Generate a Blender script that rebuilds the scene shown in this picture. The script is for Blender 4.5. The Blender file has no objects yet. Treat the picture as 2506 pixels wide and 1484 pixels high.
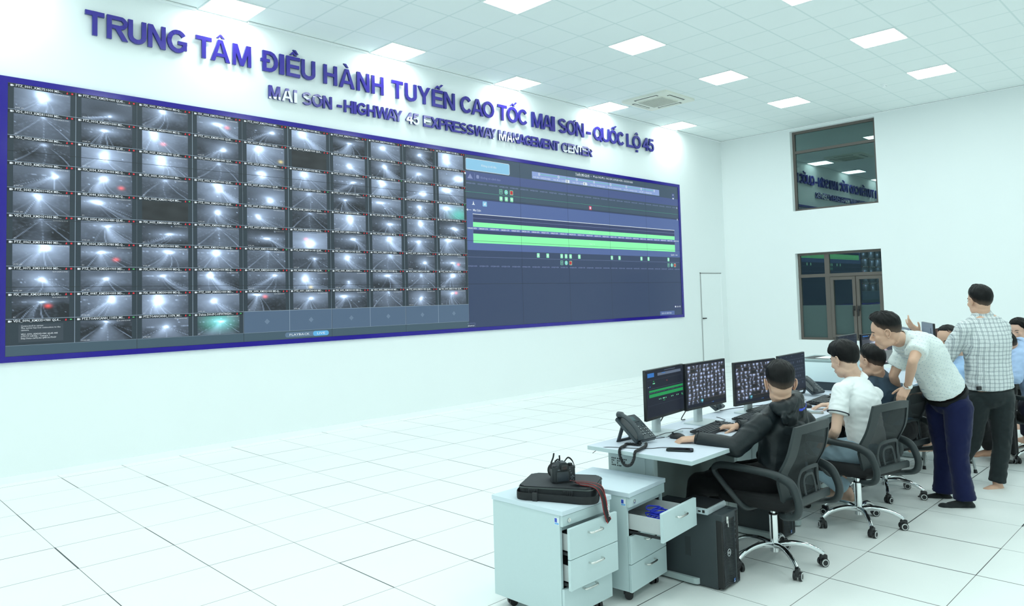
import bpy, bmesh, math, random
from mathutils import Vector, Matrix, noise, Euler
random.seed(7)
PI = math.pi
C = bpy.context.scene.collection
S = bpy.context.scene
# ------------------------------------------------------------------ camera
FPX, CX, CY = 1794.236, 1238.869, 633.698
YAW, PITCH, ROLL = 0.796315, 0.052733, -0.025570
CAM = Vector((-1.37352, -8.60009, 1.685275))
fw = Vector((math.cos(PITCH)*math.cos(YAW), math.cos(PITCH)*math.sin(YAW), math.sin(PITCH)))
rt = fw.cross(Vector((0, 0, 1))).normalized(); up = rt.cross(fw)
rt2 = math.cos(ROLL)*rt + math.sin(ROLL)*up
up2 = -math.sin(ROLL)*rt + math.cos(ROLL)*up
cam = bpy.data.cameras.new('camera'); co = bpy.data.objects.new('camera', cam); C.objects.link(co)
cam.sensor_width = 36; cam.lens = FPX/2506*36
cam.shift_x = (1253-CX)/2506; cam.shift_y = (CY-742)/2506
cam.clip_start = 0.05; cam.clip_end = 100
co.matrix_world = Matrix(((rt2.x, up2.x, -fw.x, CAM.x), (rt2.y, up2.y, -fw.y, CAM.y), (rt2.z, up2.z, -fw.z, CAM.z), (0, 0, 0, 1)))
S.camera = co
# ------------------------------------------------------------------ world, exposure
w = bpy.data.worlds.new('night'); S.world = w; w.use_nodes = True
w.node_tree.nodes['Background'].inputs[0].default_value = (0.004, 0.008, 0.016, 1)
w.node_tree.nodes['Background'].inputs[1].default_value = 1
S.view_settings.view_transform = 'Standard'; S.view_settings.look = 'None'
S.view_settings.exposure = 0; S.view_settings.gamma = 1; S.view_settings.use_curve_mapping = False
S.cycles.max_bounces = 8; S.cycles.diffuse_bounces = 5; S.cycles.glossy_bounces = 4; S.cycles.transmission_bounces = 6
S.cycles.sample_clamp_indirect = 6
S.cycles.use_denoising = True
LIGHT_E = 18.8                                # strength of one lit ceiling panel
LIGHT_C = (0.885, 1.0, 0.985)                # cool greenish white of the tubes
# ------------------------------------------------------------------ helpers
def at(u, v, d):
    """the point d metres deep behind photo pixel (u, v)"""
    return CAM + fw*d + rt2*(d*(u-CX)/FPX) - up2*(d*(v-CY)/FPX)
def V(*a): return Vector(a)
def srgb(r, g, b):
    f = lambda c: (c/255/12.92) if c/255 <= .04045 else ((c/255+.055)/1.055)**2.4
    return (f(r), f(g), f(b))
_m = {}
def mat(name, col, rough=.5, metal=0, spec=.5, emit=None, es=1, bump=0, bscale=60, alpha=1, trans=0, coat=0, var=0, vscale=8, sheen=0):
    if name in _m: return _m[name]
    m = bpy.data.materials.new(name); m.use_nodes = True; _m[name] = m
    nt = m.node_tree; b = nt.nodes['Principled BSDF']
    b.inputs['Base Color'].default_value = (*col, 1); b.inputs['Roughness'].default_value = rough
    b.inputs['Metallic'].default_value = metal; b.inputs['Specular IOR Level'].default_value = spec
    if emit: b.inputs['Emission Color'].default_value = (*emit, 1); b.inputs['Emission Strength'].default_value = es
    if trans: b.inputs['Transmission Weight'].default_value = trans
    if coat: b.inputs['Coat Weight'].default_value = coat; b.inputs['Coat Roughness'].default_value = .08
    if sheen: b.inputs['Sheen Weight'].default_value = sheen
    tc = nt.nodes.new('ShaderNodeTexCoord')
    n = nt.nodes.new('ShaderNodeTexNoise'); n.inputs['Scale'].default_value = vscale; n.inputs['Detail'].default_value = 4
    nt.links.new(tc.outputs['Object'], n.inputs['Vector'])
    mx = nt.nodes.new('ShaderNodeMix'); mx.data_type = 'RGBA'
    v = var or .04
    mx.inputs[6].default_value = (*[c*(1-v) for c in col], 1); mx.inputs[7].default_value = (*[min(1, c*(1+v)) for c in col], 1)
    nt.links.new(n.outputs['Fac'], mx.inputs[0]); nt.links.new(mx.outputs[2], b.inputs['Base Color'])
    if bump:
        n2 = nt.nodes.new('ShaderNodeTexNoise'); n2.inputs['Scale'].default_value = bscale; n2.inputs['Detail'].default_value = 3
        nt.links.new(tc.outputs['Object'], n2.inputs['Vector'])
        bp = nt.nodes.new('ShaderNodeBump'); bp.inputs['Strength'].default_value = bump; bp.inputs['Distance'].default_value = .01
        nt.links.new(n2.outputs['Fac'], bp.inputs['Height']); nt.links.new(bp.outputs['Normal'], b.inputs['Normal'])
    return m
def emis(name, col, s=1, spec=.3):
    if name in _m: return _m[name]
    m = bpy.data.materials.new(name); m.use_nodes = True; _m[name] = m
    nt = m.node_tree; b = nt.nodes['Principled BSDF']
    b.inputs['Base Color'].default_value = (0.01, 0.01, 0.01, 1); b.inputs['Roughness'].default_value = .35; b.inputs['Specular IOR Level'].default_value = spec
    b.inputs['Emission Color'].default_value = (*col, 1); b.inputs['Emission Strength'].default_value = s
    return m
class NG:
    """small wrapper for math node chains"""
    def __init__(s, m): s.nt = m.node_tree
    def n(s, t, **k):
        x = s.nt.nodes.new(t)
        for a, b in k.items(): setattr(x, a, b)
        return x
    def m(s, op, a, b=None, c=None, clamp=False):
        x = s.n('ShaderNodeMath', operation=op); x.use_clamp = clamp
        for i, q in enumerate((a, b, c)):
            if q is None: continue
            if isinstance(q, (int, float)): x.inputs[i].default_value = q
            else: s.nt.links.new(q, x.inputs[i])
        return x.outputs[0]
    def mix(s, f, a, b):
        x = s.n('ShaderNodeMix'); x.data_type = 'RGBA'
        for i, q in ((0, f), (6, a), (7, b)):
            if isinstance(q, (int, float)): x.inputs[i].default_value = q
            elif isinstance(q, tuple): x.inputs[i].default_value = (*q, 1)
            else: s.nt.links.new(q, x.inputs[i])
        return x.outputs[2]
    def l(s, a, b): s.nt.links.new(a, b)
def vface(bm, vs, mi=0):
    try: f = bm.faces.new(vs); f.material_index = mi; return f
    except ValueError: return None
def box(bm, x0, x1, y0, y1, z0, z1, mi=0, bev=0, M=None):
    n0 = len(bm.verts)
    r = bmesh.ops.create_cube(bm, size=1); vs = r['verts']
    for v in vs:
        v.co = Vector(((x0+x1)/2+v.co.x*(x1-x0), (y0+y1)/2+v.co.y*(y1-y0), (z0+z1)/2+v.co.z*(z1-z0)))
    fs = set(f for v in vs for f in v.link_faces)
    for f in fs: f.material_index = mi
    if bev:
        es = set(e for v in vs for e in v.link_edges)
        r2 = bmesh.ops.bevel(bm, geom=list(es), offset=bev, segments=2, affect='EDGES', profile=.5)
        vs = list(set(vv for f in r2['faces'] for vv in f.verts) | set(v for v in vs if v.is_valid))
        for f in set(f for v in vs for f in v.link_faces): f.material_index = mi
    if M is not None:
        bmesh.ops.transform(bm, matrix=M, verts=[v for v in vs if v.is_valid])
    return vs
def frame_of(t, side=None):
    t = t.normalized(); s = side if side is not None else (Vector((0, 0, 1)) if abs(t.z) < .9 else Vector((1, 0, 0)))
    a = s - t*s.dot(t)
    if a.length < 1e-5: a = t.orthogonal()
    a.normalize(); return a, t.cross(a)
def tube(bm, pts, r=.01, seg=8, mi=0, side=None, r2=None, closed=False, cap=True):
    """sweep an ellipse along pts; r (and r2) scalars or lists"""
    pts = [Vector(p) for p in pts]; n = len(pts); rings = []; pa = None
    for i, p in enumerate(pts):
        if closed: t = pts[(i+1) % n]-pts[i-1]
        else: t = pts[min(i+1, n-1)]-pts[max(i-1, 0)]
        a, b = frame_of(t, side if side is not None else pa)
        if side is None: pa = a
        ra = r[i] if isinstance(r, (list, tuple)) else r
        rb = (r2[i] if isinstance(r2, (list, tuple)) else r2) if r2 is not None else ra
        rings.append([bm.verts.new(p + a*(math.cos(2*PI*k/seg)*ra) + b*(math.sin(2*PI*k/seg)*rb)) for k in range(seg)])
    m = n if closed else n-1
    for i in range(m):
        A, B = rings[i], rings[(i+1) % n]
        for k in range(seg): vface(bm, [A[k], A[(k+1) % seg], B[(k+1) % seg], B[k]], mi)
    if cap and not closed:
        vface(bm, rings[0][::-1], mi); vface(bm, rings[-1], mi)
    return rings
def smoothpath(pts, k=6, closed=False):
    P = [Vector(p) for p in pts]; n = len(P); out = []
    for i in range(n if closed else n-1):
        if closed: a, b, c, d = P[i-1], P[i], P[(i+1) % n], P[(i+2) % n]
        else: a, b, c, d = P[max(i-1, 0)], P[i], P[i+1], P[min(i+2, n-1)]
        for j in range(k):
            t = j/k
            out.append(.5*((2*b)+(c-a)*t+(2*a-5*b+4*c-d)*t*t+(3*b-a-3*c+d)*t**3))
    if not closed: out.append(P[-1])
    return out
def ell(bm, c, rx, ry, rz, mi=0, sub=2, M3=None):
    r = bmesh.ops.create_icosphere(bm, subdivisions=sub, radius=1)
    for v in r['verts']:
        q = Vector((v.co.x*rx, v.co.y*ry, v.co.z*rz))
        v.co = Vector(c) + (M3 @ q if M3 is not None else q)
    for f in set(f for v in r['verts'] for f in v.link_faces): f.material_index = mi
    return r['verts']
def cone(bm, a, b, ra, rb, seg=16, mi=0): return tube(bm, [a, b], [ra, rb], seg, mi)
def prism(bm, poly, z0, z1, mi=0, M=None):
    """poly of (x, y), extruded z0..z1, then M"""
    M = M or Matrix.Identity(4)
    a = [bm.verts.new(M @ Vector((x, y, z0))) for x, y in poly]; b = [bm.verts.new(M @ Vector((x, y, z1))) for x, y in poly]
    n = len(poly)
    for i in range(n): vface(bm, [a[i], a[(i+1) % n], b[(i+1) % n], b[i]], mi)
    vface(bm, a[::-1], mi); vface(bm, b, mi)
def rrect(x0, x1, y0, y1, r, k=5):
    out = []
    for cx, cy, a0 in ((x1-r, y1-r, 0), (x0+r, y1-r, 90), (x0+r, y0+r, 180), (x1-r, y0+r, 270)):
        for i in range(k+1):
            a = math.radians(a0+90*i/k); out.append((cx+r*math.cos(a), cy+r*math.sin(a)))
    return out
def quad(bm, pts, mi=0): return vface(bm, [bm.verts.new(Vector(p)) for p in pts], mi)
XZ = Matrix(((1, 0, 0, 0), (0, 0, -1, 0), (0, 1, 0, 0), (0, 0, 0, 1)))   # (x,y,z)->(x,-z,y): drawing in a wall plane facing -y
def obj(name, bm, mats, parent=None, smooth=False, label=None, fix=True):
    if fix: bmesh.ops.recalc_face_normals(bm, faces=bm.faces)
    me = bpy.data.meshes.new(name); bm.to_mesh(me); bm.free()
    for m in (mats if isinstance(mats, (list, tuple)) else [mats]): me.materials.append(m)
    if smooth:
        for p in me.polygons: p.use_smooth = True
        if smooth != 'all': me.set_sharp_from_angle(angle=math.radians(40))
    o = bpy.data.objects.new(name, me); C.objects.link(o)
    if parent is not None: o.parent = parent
    if label: o['label'] = label
    return o
def struct(name, bm, m, parent=None, **k):
    o = obj(name, bm, m, parent, **k)
    if parent is None: o['kind'] = 'structure'
    return o
def tag(o, label, cat, group=None):
    o['label'] = label; o['category'] = cat
    if group: o['group'] = group
    return o
def thing(name, label, cat, loc=(0, 0, 0), rotz=0, group=None):
    o = bpy.data.objects.new(name, None); C.objects.link(o); o.empty_display_size = .1
    o.location = loc; o.rotation_euler = (0, 0, rotz)
    return tag(o, label, cat, group)
def dup(root, loc, rotz, label, group=None):
    r = root.copy(); C.objects.link(r); r.location = loc; r.rotation_euler = (0, 0, rotz); r['label'] = label
    if group: r['group'] = group
    def rec(a, b):
        for ch in a.children:
            c = ch.copy(); C.objects.link(c); c.parent = b; rec(ch, c)
    rec(root, r); return r
def text_bm(body, size=1, off=0, ext=0, res=2, align='LEFT'):
    c = bpy.data.curves.new('t', 'FONT'); c.body = body; c.size = size; c.offset = off; c.extrude = ext; c.resolution_u = res; c.align_x = align
    o = bpy.data.objects.new('t', c); C.objects.link(o)
    dg = bpy.context.evaluated_depsgraph_get(); dg.update()
    me = bpy.data.meshes.new_from_object(o.evaluated_get(dg)); bm = bmesh.new(); bm.from_mesh(me)
    bpy.data.objects.remove(o); bpy.data.curves.remove(c); bpy.data.meshes.remove(me)
    return bm
def add_text(bm, body, M, size, mi=0, off=0, align='LEFT', wide=None, res=1):
    """flat text merged in bm; local x right, y up, mapped by M; wide: fit to that width"""
    t = text_bm(body, size, off*size, 0, res, align)
    if wide and t.verts:
        xs = [v.co.x for v in t.verts]; k = wide/max(1e-6, max(xs)-min(xs))
        for v in t.verts: v.co.x *= k
    t.transform(M)
    mp = {v: bm.verts.new(v.co) for v in t.verts}
    for f in t.faces: vface(bm, [mp[v] for v in f.verts], mi)
    t.free()
# ------------------------------------------------------------------ room
XB, ZC = 14.15, 5.198                       # back wall plane, ceiling height
X0, Y0 = -3.6, -12.6                        # the unseen ends of the room
white = mat('wall_paint', (.855, .905, .905), .75, spec=.3, var=.008, vscale=2, bump=.03, bscale=250)
white2 = mat('trim_paint', (.93, .97, .97), .5, var=.01)
def grid_mat(name, ox, oy, col, line, wmin, wmax, rough, speck=0):
    m = bpy.data.materials.new(name); m.use_nodes = True; g = NG(m); nt = m.node_tree; b = nt.nodes['Principled BSDF']
    tc = g.n('ShaderNodeTexCoord'); sx = g.n('ShaderNodeSeparateXYZ'); g.l(tc.outputs['Object'], sx.inputs[0])
    def lines(a, o, bax, bo, salt):
        t = g.m('DIVIDE', g.m('SUBTRACT', a, o), .6); r = g.m('ROUND', t)
        d = g.m('MULTIPLY', g.m('ABSOLUTE', g.m('SUBTRACT', t, r)), .6)
        cell = g.m('FLOOR', g.m('DIVIDE', g.m('SUBTRACT', bax, bo), .6))
        cv = g.n('ShaderNodeCombineXYZ'); g.l(r, cv.inputs[0]); g.l(cell, cv.inputs[1]); cv.inputs[2].default_value = salt
        wn = g.n('ShaderNodeTexWhiteNoise'); g.l(cv.outputs[0], wn.inputs['Vector'])
        rn = g.m('POWER', wn.outputs['Value'], 2.2)
        wd = g.m('ADD', g.m('MULTIPLY', rn, wmax-wmin), wmin)
        return g.m('SUBTRACT', 1, g.m('DIVIDE', g.m('SUBTRACT', d, wd), .0012), clamp=True)
    lx = lines(sx.outputs[0], ox, sx.outputs[1], oy, 3.1); ly = lines(sx.outputs[1], oy, sx.outputs[0], ox, 7.7)
    mask = g.m('MAXIMUM', lx, ly)
    n = g.n('ShaderNodeTexNoise'); n.inputs['Scale'].default_value = 1.7; g.l(tc.outputs['Object'], n.inputs['Vector'])
    c0 = g.mix(n.outputs['Fac'], tuple(c*.985 for c in col), tuple(min(1, c*1.01) for c in col))
    if speck:
        n2 = g.n('ShaderNodeTexNoise'); n2.inputs['Scale'].default_value = 260; n2.inputs['Detail'].default_value = 2; g.l(tc.outputs['Object'], n2.inputs['Vector'])
        k = g.m('MULTIPLY', g.m('SUBTRACT', n2.outputs['Fac'], .62, clamp=True), speck*4, clamp=True)
        c0 = g.mix(k, c0, tuple(c*.6 for c in col))
        n3 = g.n('ShaderNodeTexNoise'); n3.inputs['Scale'].default_value = 9; n3.inputs['Detail'].default_value = 6; g.l(tc.outputs['Object'], n3.inputs['Vector'])
        k3 = g.m('MULTIPLY', g.m('SUBTRACT', n3.outputs['Fac'], .70, clamp=True), 2.5, clamp=True)
        c0 = g.mix(k3, c0, tuple(c*.8 for c in col))
    g.l(g.mix(mask, c0, line), b.inputs['Base Color']); b.inputs['Roughness'].default_value = rough; b.inputs['Specular IOR Level'].default_value = .35
    return m
floor_m = grid_mat('raised_floor_tiles', 0, -.1595, (.86, .895, .875), (.03, .035, .035), .001, .0042, .42, speck=.5)
ceil_m = grid_mat('grid_ceiling', 5.022, -.5688, (.86, .92, .915), (.72, .81, .805), .010, .0105, .8)
bm = bmesh.new(); box(bm, X0-.2, XB+.4, Y0-.2, .2, -.1, 0); struct('floor', bm, floor_m)
# the ceiling slab leaves holes for the light panels
LX = [2.022+2.4*k for k in range(-2, 5)]; LY = [(-.5688+.0, -.02)] + [(-2.9688-2.4*k, -2.3688-2.4*k) for k in range(4)]
bm = bmesh.new(); box(bm, X0-.2, XB+.4, Y0-.2, .2, ZC, ZC+.12); struct('ceiling', bm, ceil_m)
bm = bmesh.new(); box(bm, X0-.2, XB+.4, 0, .2, 0, ZC); struct('wall_left', bm, white)
bm = bmesh.new(); box(bm, X0-.2, X0, Y0-.2, 0, 0, ZC); struct('wall_front', bm, white)
bm = bmesh.new(); box(bm, X0-.2, XB+.4, Y0-.2, Y0, 0, ZC); struct('wall_right', bm, white)
W1 = (-3.39, -1.655, 3.38, 5.13); W2 = (-3.41, -1.66, .62, 2.47)
bm = bmesh.new()
for y0, y1, z0, z1 in ((Y0, -3.40, 0, ZC), (-1.6575, 0, 0, ZC), (-3.40, -1.6575, 0, W2[2]), (-3.40, -1.6575, W2[3], W1[2]), (-3.40, -1.6575, W1[3], ZC)):
    box(bm, XB, XB+.28, y0, y1, z0, z1)
struct('wall_back', bm, white)
bm = bmesh.new(); box(bm, X0, XB, -.012, 0, 0, .062); struct('baseboard_left', bm, white2)
bm = bmesh.new(); box(bm, XB-.012, XB, Y0, 0, 0, .062); struct('baseboard_back', bm, white2)
dark_gap = mat('painted_gap_shadow', (.42, .44, .44), .8)  # grey strips: shadow line painted along the ceiling edge, and door gaps
# stepped cornice strip along the video wall, broken by the light panels
bm = bmesh.new(); xs = [X0]+[q for x in LX for q in (x-.02, x+.62)]+[XB]
for i in range(0, len(xs), 2):
    box(bm, xs[i], xs[i+1], -.03, 0, ZC-.028, ZC-.004, 0); box(bm, xs[i], xs[i+1], -.036, 0, ZC-.005, ZC, 1)
struct('trim_1', bm, [white2, dark_gap])
bm = bmesh.new(); box(bm, XB-.02, XB, Y0, 0, ZC-.02, ZC-.004, 0); box(bm, XB-.024, XB, Y0, 0, ZC-.005, ZC, 1)
struct('trim_2', bm, [white2, dark_gap])
# flush white door in the video wall
door_m = mat('door_white', (.87, .92, .92), .5, var=.01)
bm = bmesh.new(); box(bm, 13.03, 13.885, -.012, -.002, .01, 2.10, bev=.002); dr = struct('door_1', bm, door_m)
bm = bmesh.new(); box(bm, 13.01, 13.03, -.016, 0, 0, 2.125, 1); box(bm, 13.885, 13.905, -.016, 0, 0, 2.125); box(bm, 13.01, 13.905, -.016, 0, 2.105, 2.125, 1); obj('door_frame', bm, [white2, dark_gap], dr)
bm = bmesh.new(); box(bm, 13.035, 13.15, -.055, -.035, 1.10, 1.125, bev=.004); box(bm, 13.04, 13.06, -.05, -.01, 1.10, 1.125); obj('door_handle', bm, mat('black_metal', (.02, .02, .02), .4), dr)
# windows in the back wall
alu = mat('brown_aluminium', srgb(98, 92, 87), .5, metal=.05)
glass = bpy.data.materials.new('window_glass'); glass.use_nodes = True; g = NG(glass); nt = glass.node_tree
b = nt.nodes['Principled BSDF']; nt.nodes.remove(b)
gl = g.n('ShaderNodeBsdfGlossy'); gl.inputs['Roughness'].default_value = .0; gl.inputs['Color'].default_value = (.8, 1, .98, 1)
tr = g.n('ShaderNodeBsdfTransparent'); tr.inputs[0].default_value = (.75, .85, .85, 1)
fr = g.n('ShaderNodeFresnel'); fr.inputs[0].default_value = 2.0
mx = g.n('ShaderNodeMixShader'); g.l(fr.outputs[0], mx.inputs[0]); g.l(tr.outputs[0], mx.inputs[1]); g.l(gl.outputs[0], mx.inputs[2]); g.l(mx.outputs[0], nt.nodes['Material Output'].inputs[0])
film = mat('frosted_film', srgb(66, 86, 86), .6, spec=.4)
hand_m = mat('black_handle', (.015, .015, .015), .35)
XF = XB+.115                                 # window frame front
_eps = [0]
def frame_box(bm, y0, y1, z0, z1, d=.06):
    _eps[0] += 1; e = .0006*(_eps[0] % 9); box(bm, XF+e, XF+d+e, y0, y1, z0, z1, bev=.003)
def window1():
    y0, y1, z0, z1 = W1; f = .055
    bm = bmesh.new()
    frame_box(bm, y0, y0+f, z0, z1); frame_box(bm, y1-f, y1, z0, z1); frame_box(bm, y0, y1, z0, z0+f); frame_box(bm, y0, y1, z1-f, z1); frame_box(bm, y0, y1, 4.645, 4.705)
    o = struct('window_1', bm, alu)
    for a, b_ in ((z0+f, 4.645), (4.705, z1-f)):
        bm = bmesh.new(); box(bm, XF+.03, XF+.036, y0+f, y1-f, a, b_); obj('pane', bm, glass, o)
    bm = bmesh.new(); box(bm, XB-.005, XF, y0, y1, z0-.004, z0+.008); obj('window_sill', bm, white2, o)
def window2():
    y0, y1, z0, z1 = W2; f = .05
    bm = bmesh.new()
    frame_box(bm, y0, y0+f, z0, z1); frame_box(bm, y1-f, y1, z0, z1); frame_box(bm, y0, y1, z0, z0+f); frame_box(bm, y0, y1, z1-f, z1)
    frame_box(bm, y0, y1, 1.945, 2.015); frame_box(bm, -2.325, -2.225, z0, z1)
    o = struct('window_2', bm, alu)
    panes = [(-2.225, y1-f, 2.015, z1-f), (y0+f, -2.325, 2.015, z1-f), (-2.225, y1-f, z0+f, 1.945)]
    for a, b_ in ((-2.84, -2.33), (y0+f, -2.85)):          # two casements
        bm = bmesh.new(); s = .065
        for q in ((a, a+s, z0+f, 1.94), (b_-s, b_, z0+f, 1.94), (a, b_, z0+f, z0+f+s), (a, b_, 1.94-s, 1.94)):
            _eps[0] += 1; e = .0006*(_eps[0] % 9); box(bm, XF-.015+e, XF+.05+e, *q, bev=.003)
        cs = obj('casement', bm, alu, o)
        bm = bmesh.new(); box(bm, XF+.03, XF+.036, a+s, b_-s, 1.35, 1.94-s); obj('pane', bm, glass, cs)
        bm = bmesh.new(); box(bm, XF+.03, XF+.036, a+s, b_-s, z0+f+s, 1.35); obj('frosted_pane', bm, film, cs)
        hy = a+.045 if a > -2.845 else b_-.045
        bm = bmesh.new(); box(bm, XF-.03, XF-.012, hy-.028, hy+.028, 1.235, 1.335, bev=.008); box(bm, XF-.05, XF-.03, hy-.012+.012, hy+.012+.012, 1.12, 1.27, bev=.005); obj('window_handle', bm, hand_m, cs)
    for i, (a, b_, c, d) in enumerate(panes):
        if i == 2:
            bm = bmesh.new(); box(bm, XF+.03, XF+.036, a, b_, c, 1.35); obj('frosted_pane', bm, film, o); c = 1.35
        bm = bmesh.new(); box(bm, XF+.03, XF+.036, a, b_, c, d); obj('pane', bm, glass, o)
window1(); window2()
bm = bmesh.new(); box(bm, XB+.9, XB+1.0, -5, 0, -.2, 6); struct('night_backdrop', bm, mat('painted_night_dark', (.004, .006, .009), .9))  # near-black sheet behind the windows, night darkness put into its colour
# ------------------------------------------------------------------ ceiling lights
lamp_m = emis('lit_diffuser', LIGHT_C, LIGHT_E)
alu_w = mat('white_aluminium', (.85, .9, .9), .4)
rowname = ['against the video wall', 'in second row from video wall', 'in third row from video wall', 'in fourth row from video wall', 'in row farthest from video wall']
colname = ['seventh from windows', 'sixth from windows', 'fifth from windows', 'fourth from windows', 'third from windows', 'second from windows', 'nearest the windows']
for j, (ya, yb) in enumerate(LY):
    for i, x in enumerate(LX):
        t = thing('ceiling_light', 'square ceiling light %s, %s' % (rowname[j], colname[i]), 'light', (x+.3, (ya+yb)/2, ZC-.012), 0, 'square ceiling lights')
        hx, hy = .3, (yb-ya)/2
        bm = bmesh.new(); e = .014
        for q in ((-hx, hx, -hy, -hy+e), (-hx, hx, hy-e, hy), (-hx, -hx+e, -hy+e, hy-e), (hx-e, hx, -hy+e, hy-e)): box(bm, *q, 0, .012)
        obj('frame', bm, alu_w, t)
        bm = bmesh.new(); quad(bm, [(a, b_, .004) for a, b_ in rrect(-hx+e, hx-e, -hy+e, hy-e, .03, 4)][::-1]); 
        d = obj('diffuser', bm, lamp_m, t, fix=False)
# ------------------------------------------------------------------ air conditioning cassette and smoke detector
acw = mat('ac_ivory', srgb(236, 238, 226), .5); acd = mat('ac_slot', (.06, .065, .07), .6); acg = mat('ac_grille', srgb(196, 198, 190), .6)
t = thing('ceiling_air_conditioner', 'square ivory four-way air conditioner cassette set in the ceiling', 'air conditioner', (9.845, -1.18, ZC))
bm = bmesh.new(); prism(bm, rrect(-.475, .475, -.475, .475, .03), -.035, 0); obj('panel', bm, acw, t, smooth=True)
bm = bmesh.new(); prism(bm, rrect(-.27, .27, -.27, .27, .04), -.045, -.034); gr = obj('intake_grille', bm, acw, t, smooth=True)
bm = bmesh.new()
for k in range(17): box(bm, -.25, .25, -.25+.0305*k, -.25+.0305*k+.014, -.052, -.044, bev=.002)
obj('grille_slats', bm, acg, gr)
for k in range(4):
    M = Matrix.Rotation(k*PI/2, 4, 'Z'); bm = bmesh.new(); box(bm, -.24, .24, -.405, -.345, -.040, -.033, M=M); obj('air_slot', bm, acd, t)
    bm = bmesh.new(); box(bm, -.22, .22, -.388, -.352, -.044, -.037, bev=.003, M=M); obj('flap', bm, acw, t)
t = thing('smoke_detector', 'small round white smoke detector on the ceiling near the window wall', 'smoke detector', (12.1, -4.28, ZC))
bm = bmesh.new(); tube(bm, [(0, 0, 0), (0, 0, -.018), (0, 0, -.02), (0, 0, -.045), (0, 0, -.05)], [.055, .055, .042, .034, .02], 24); obj('body', bm, white2, t, smooth=True)
bm = bmesh.new(); box(bm, -.02, .02, -.036, -.028, -.038, -.03); obj('vent', bm, acd, t)
# ------------------------------------------------------------------ raised letters on the video wall
L1 = [('T', .821, 1.008), ('R', 1.032, 1.241), ('U', 1.247, 1.436), ('N', 1.454, 1.644), ('G', 1.66, 1.882), ('T', 1.985, 2.174), ('Â', 2.161, 2.396), ('M', 2.429, 2.662), ('Đ', 2.79, 3.019), ('I', 3.043, 3.105), ('Ề', 3.137, 3.328), ('U', 3.348, 3.548), ('H', 3.675, 3.878), ('À', 3.912, 4.153), ('N', 4.192, 4.394), ('H', 4.435, 4.635), ('T', 4.778, 4.978), ('U', 5.016, 5.225), ('Y', 5.255, 5.484), ('Ế', 5.523, 5.729), ('N', 5.75, 5.966), ('C', 6.085, 6.313), ('A', 6.314, 6.565), ('O', 6.55, 6.802), ('T', 6.891, 7.099), ('Ố', 7.106, 7.355), ('C', 7.361, 7.589), ('M', 7.701, 7.969), ('A', 7.967, 8.221), ('I', 8.204, 8.29), ('S', 8.388, 8.607), ('Ơ', 8.61, 8.869), ('N', 8.867, 9.091), ('-', 9.175, 9.295), ('Q', 9.373, 9.635), ('U', 9.63, 9.867), ('Ố', 9.86, 10.102), ('C', 10.106, 10.33), ('L', 10.424, 10.641), ('Ộ', 10.619, 10.887), ('4', 10.956, 11.168), ('5', 11.162, 11.345)]
# the second line carries scraps of white film on some letters: (letter, x0, x1, film from height, film to height)
L2 = [('M', 2.893, 3.047, -.1, .18), ('A', 3.07, 3.22, -.1, .8), ('I', 3.237, 3.281, -.1, .78), ('S', 3.358, 3.488, .45, .72), ('O', 3.497, 3.651, .72, .8), ('N', 3.659, 3.794), ('-', 3.877, 3.948), ('H', 3.984, 4.122), ('I', 4.129, 4.18), ('G', 4.186, 4.341), ('H', 4.354, 4.49), ('W', 4.506, 4.71), ('A', 4.685, 4.845), ('Y', 4.806, 4.955), ('4', 5.025, 5.145, -.1, .62), ('5', 5.15, 5.259, -.1, .6), ('E', 5.347, 5.484, .3, .68), ('X', 5.484, 5.641), ('P', 5.641, 5.775), ('R', 5.775, 5.928), ('E', 5.924, 6.062), ('S', 6.061, 6.203), ('S', 6.209, 6.353), ('W', 6.363, 6.577), ('A', 6.569, 6.731), ('Y', 6.702, 6.834, -.1, .12), ('M', 6.895, 7.059, -.1, .62), ('A', 7.078, 7.212, -.1, .6), ('N', 7.219, 7.358, .3, .55), ('A', 7.358, 7.524), ('G', 7.512, 7.671), ('E', 7.668, 7.803), ('M', 7.798, 7.975), ('E', 7.971, 8.111), ('N', 8.107, 8.265), ('T', 8.257, 8.39), ('C', 8.46, 8.621, -.1, .2), ('E', 8.62, 8.776, -.1, .5), ('N', 8.767, 8.908, .12, .85), ('T', 8.907, 9.033, .3, 1.2), ('E', 9.024, 9.186, .55, .72), ('R', 9.177, 9.315, .82, 1.2)]
face_m = mat('purple_acrylic', srgb(52, 38, 150), .22, spec=.6, coat=.3, var=.01)
side_m = mat('letter_side', srgb(22, 38, 118), .35)
film_m = mat('white_film', (.92, .93, .95), .5)
def arcband(cx, cy, rx, ry, a0, a1, t, n=20):
    o, i = [], []
    for k in range(n+1):
        a = math.radians(a0+(a1-a0)*k/n); o.append((cx+rx*math.cos(a), cy+ry*math.sin(a))); i.append((cx+(rx-t)*math.cos(a), cy+(ry-t)*math.sin(a)))
    return [[o[k], o[k+1], i[k+1], i[k]] for k in range(n)]
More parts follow.
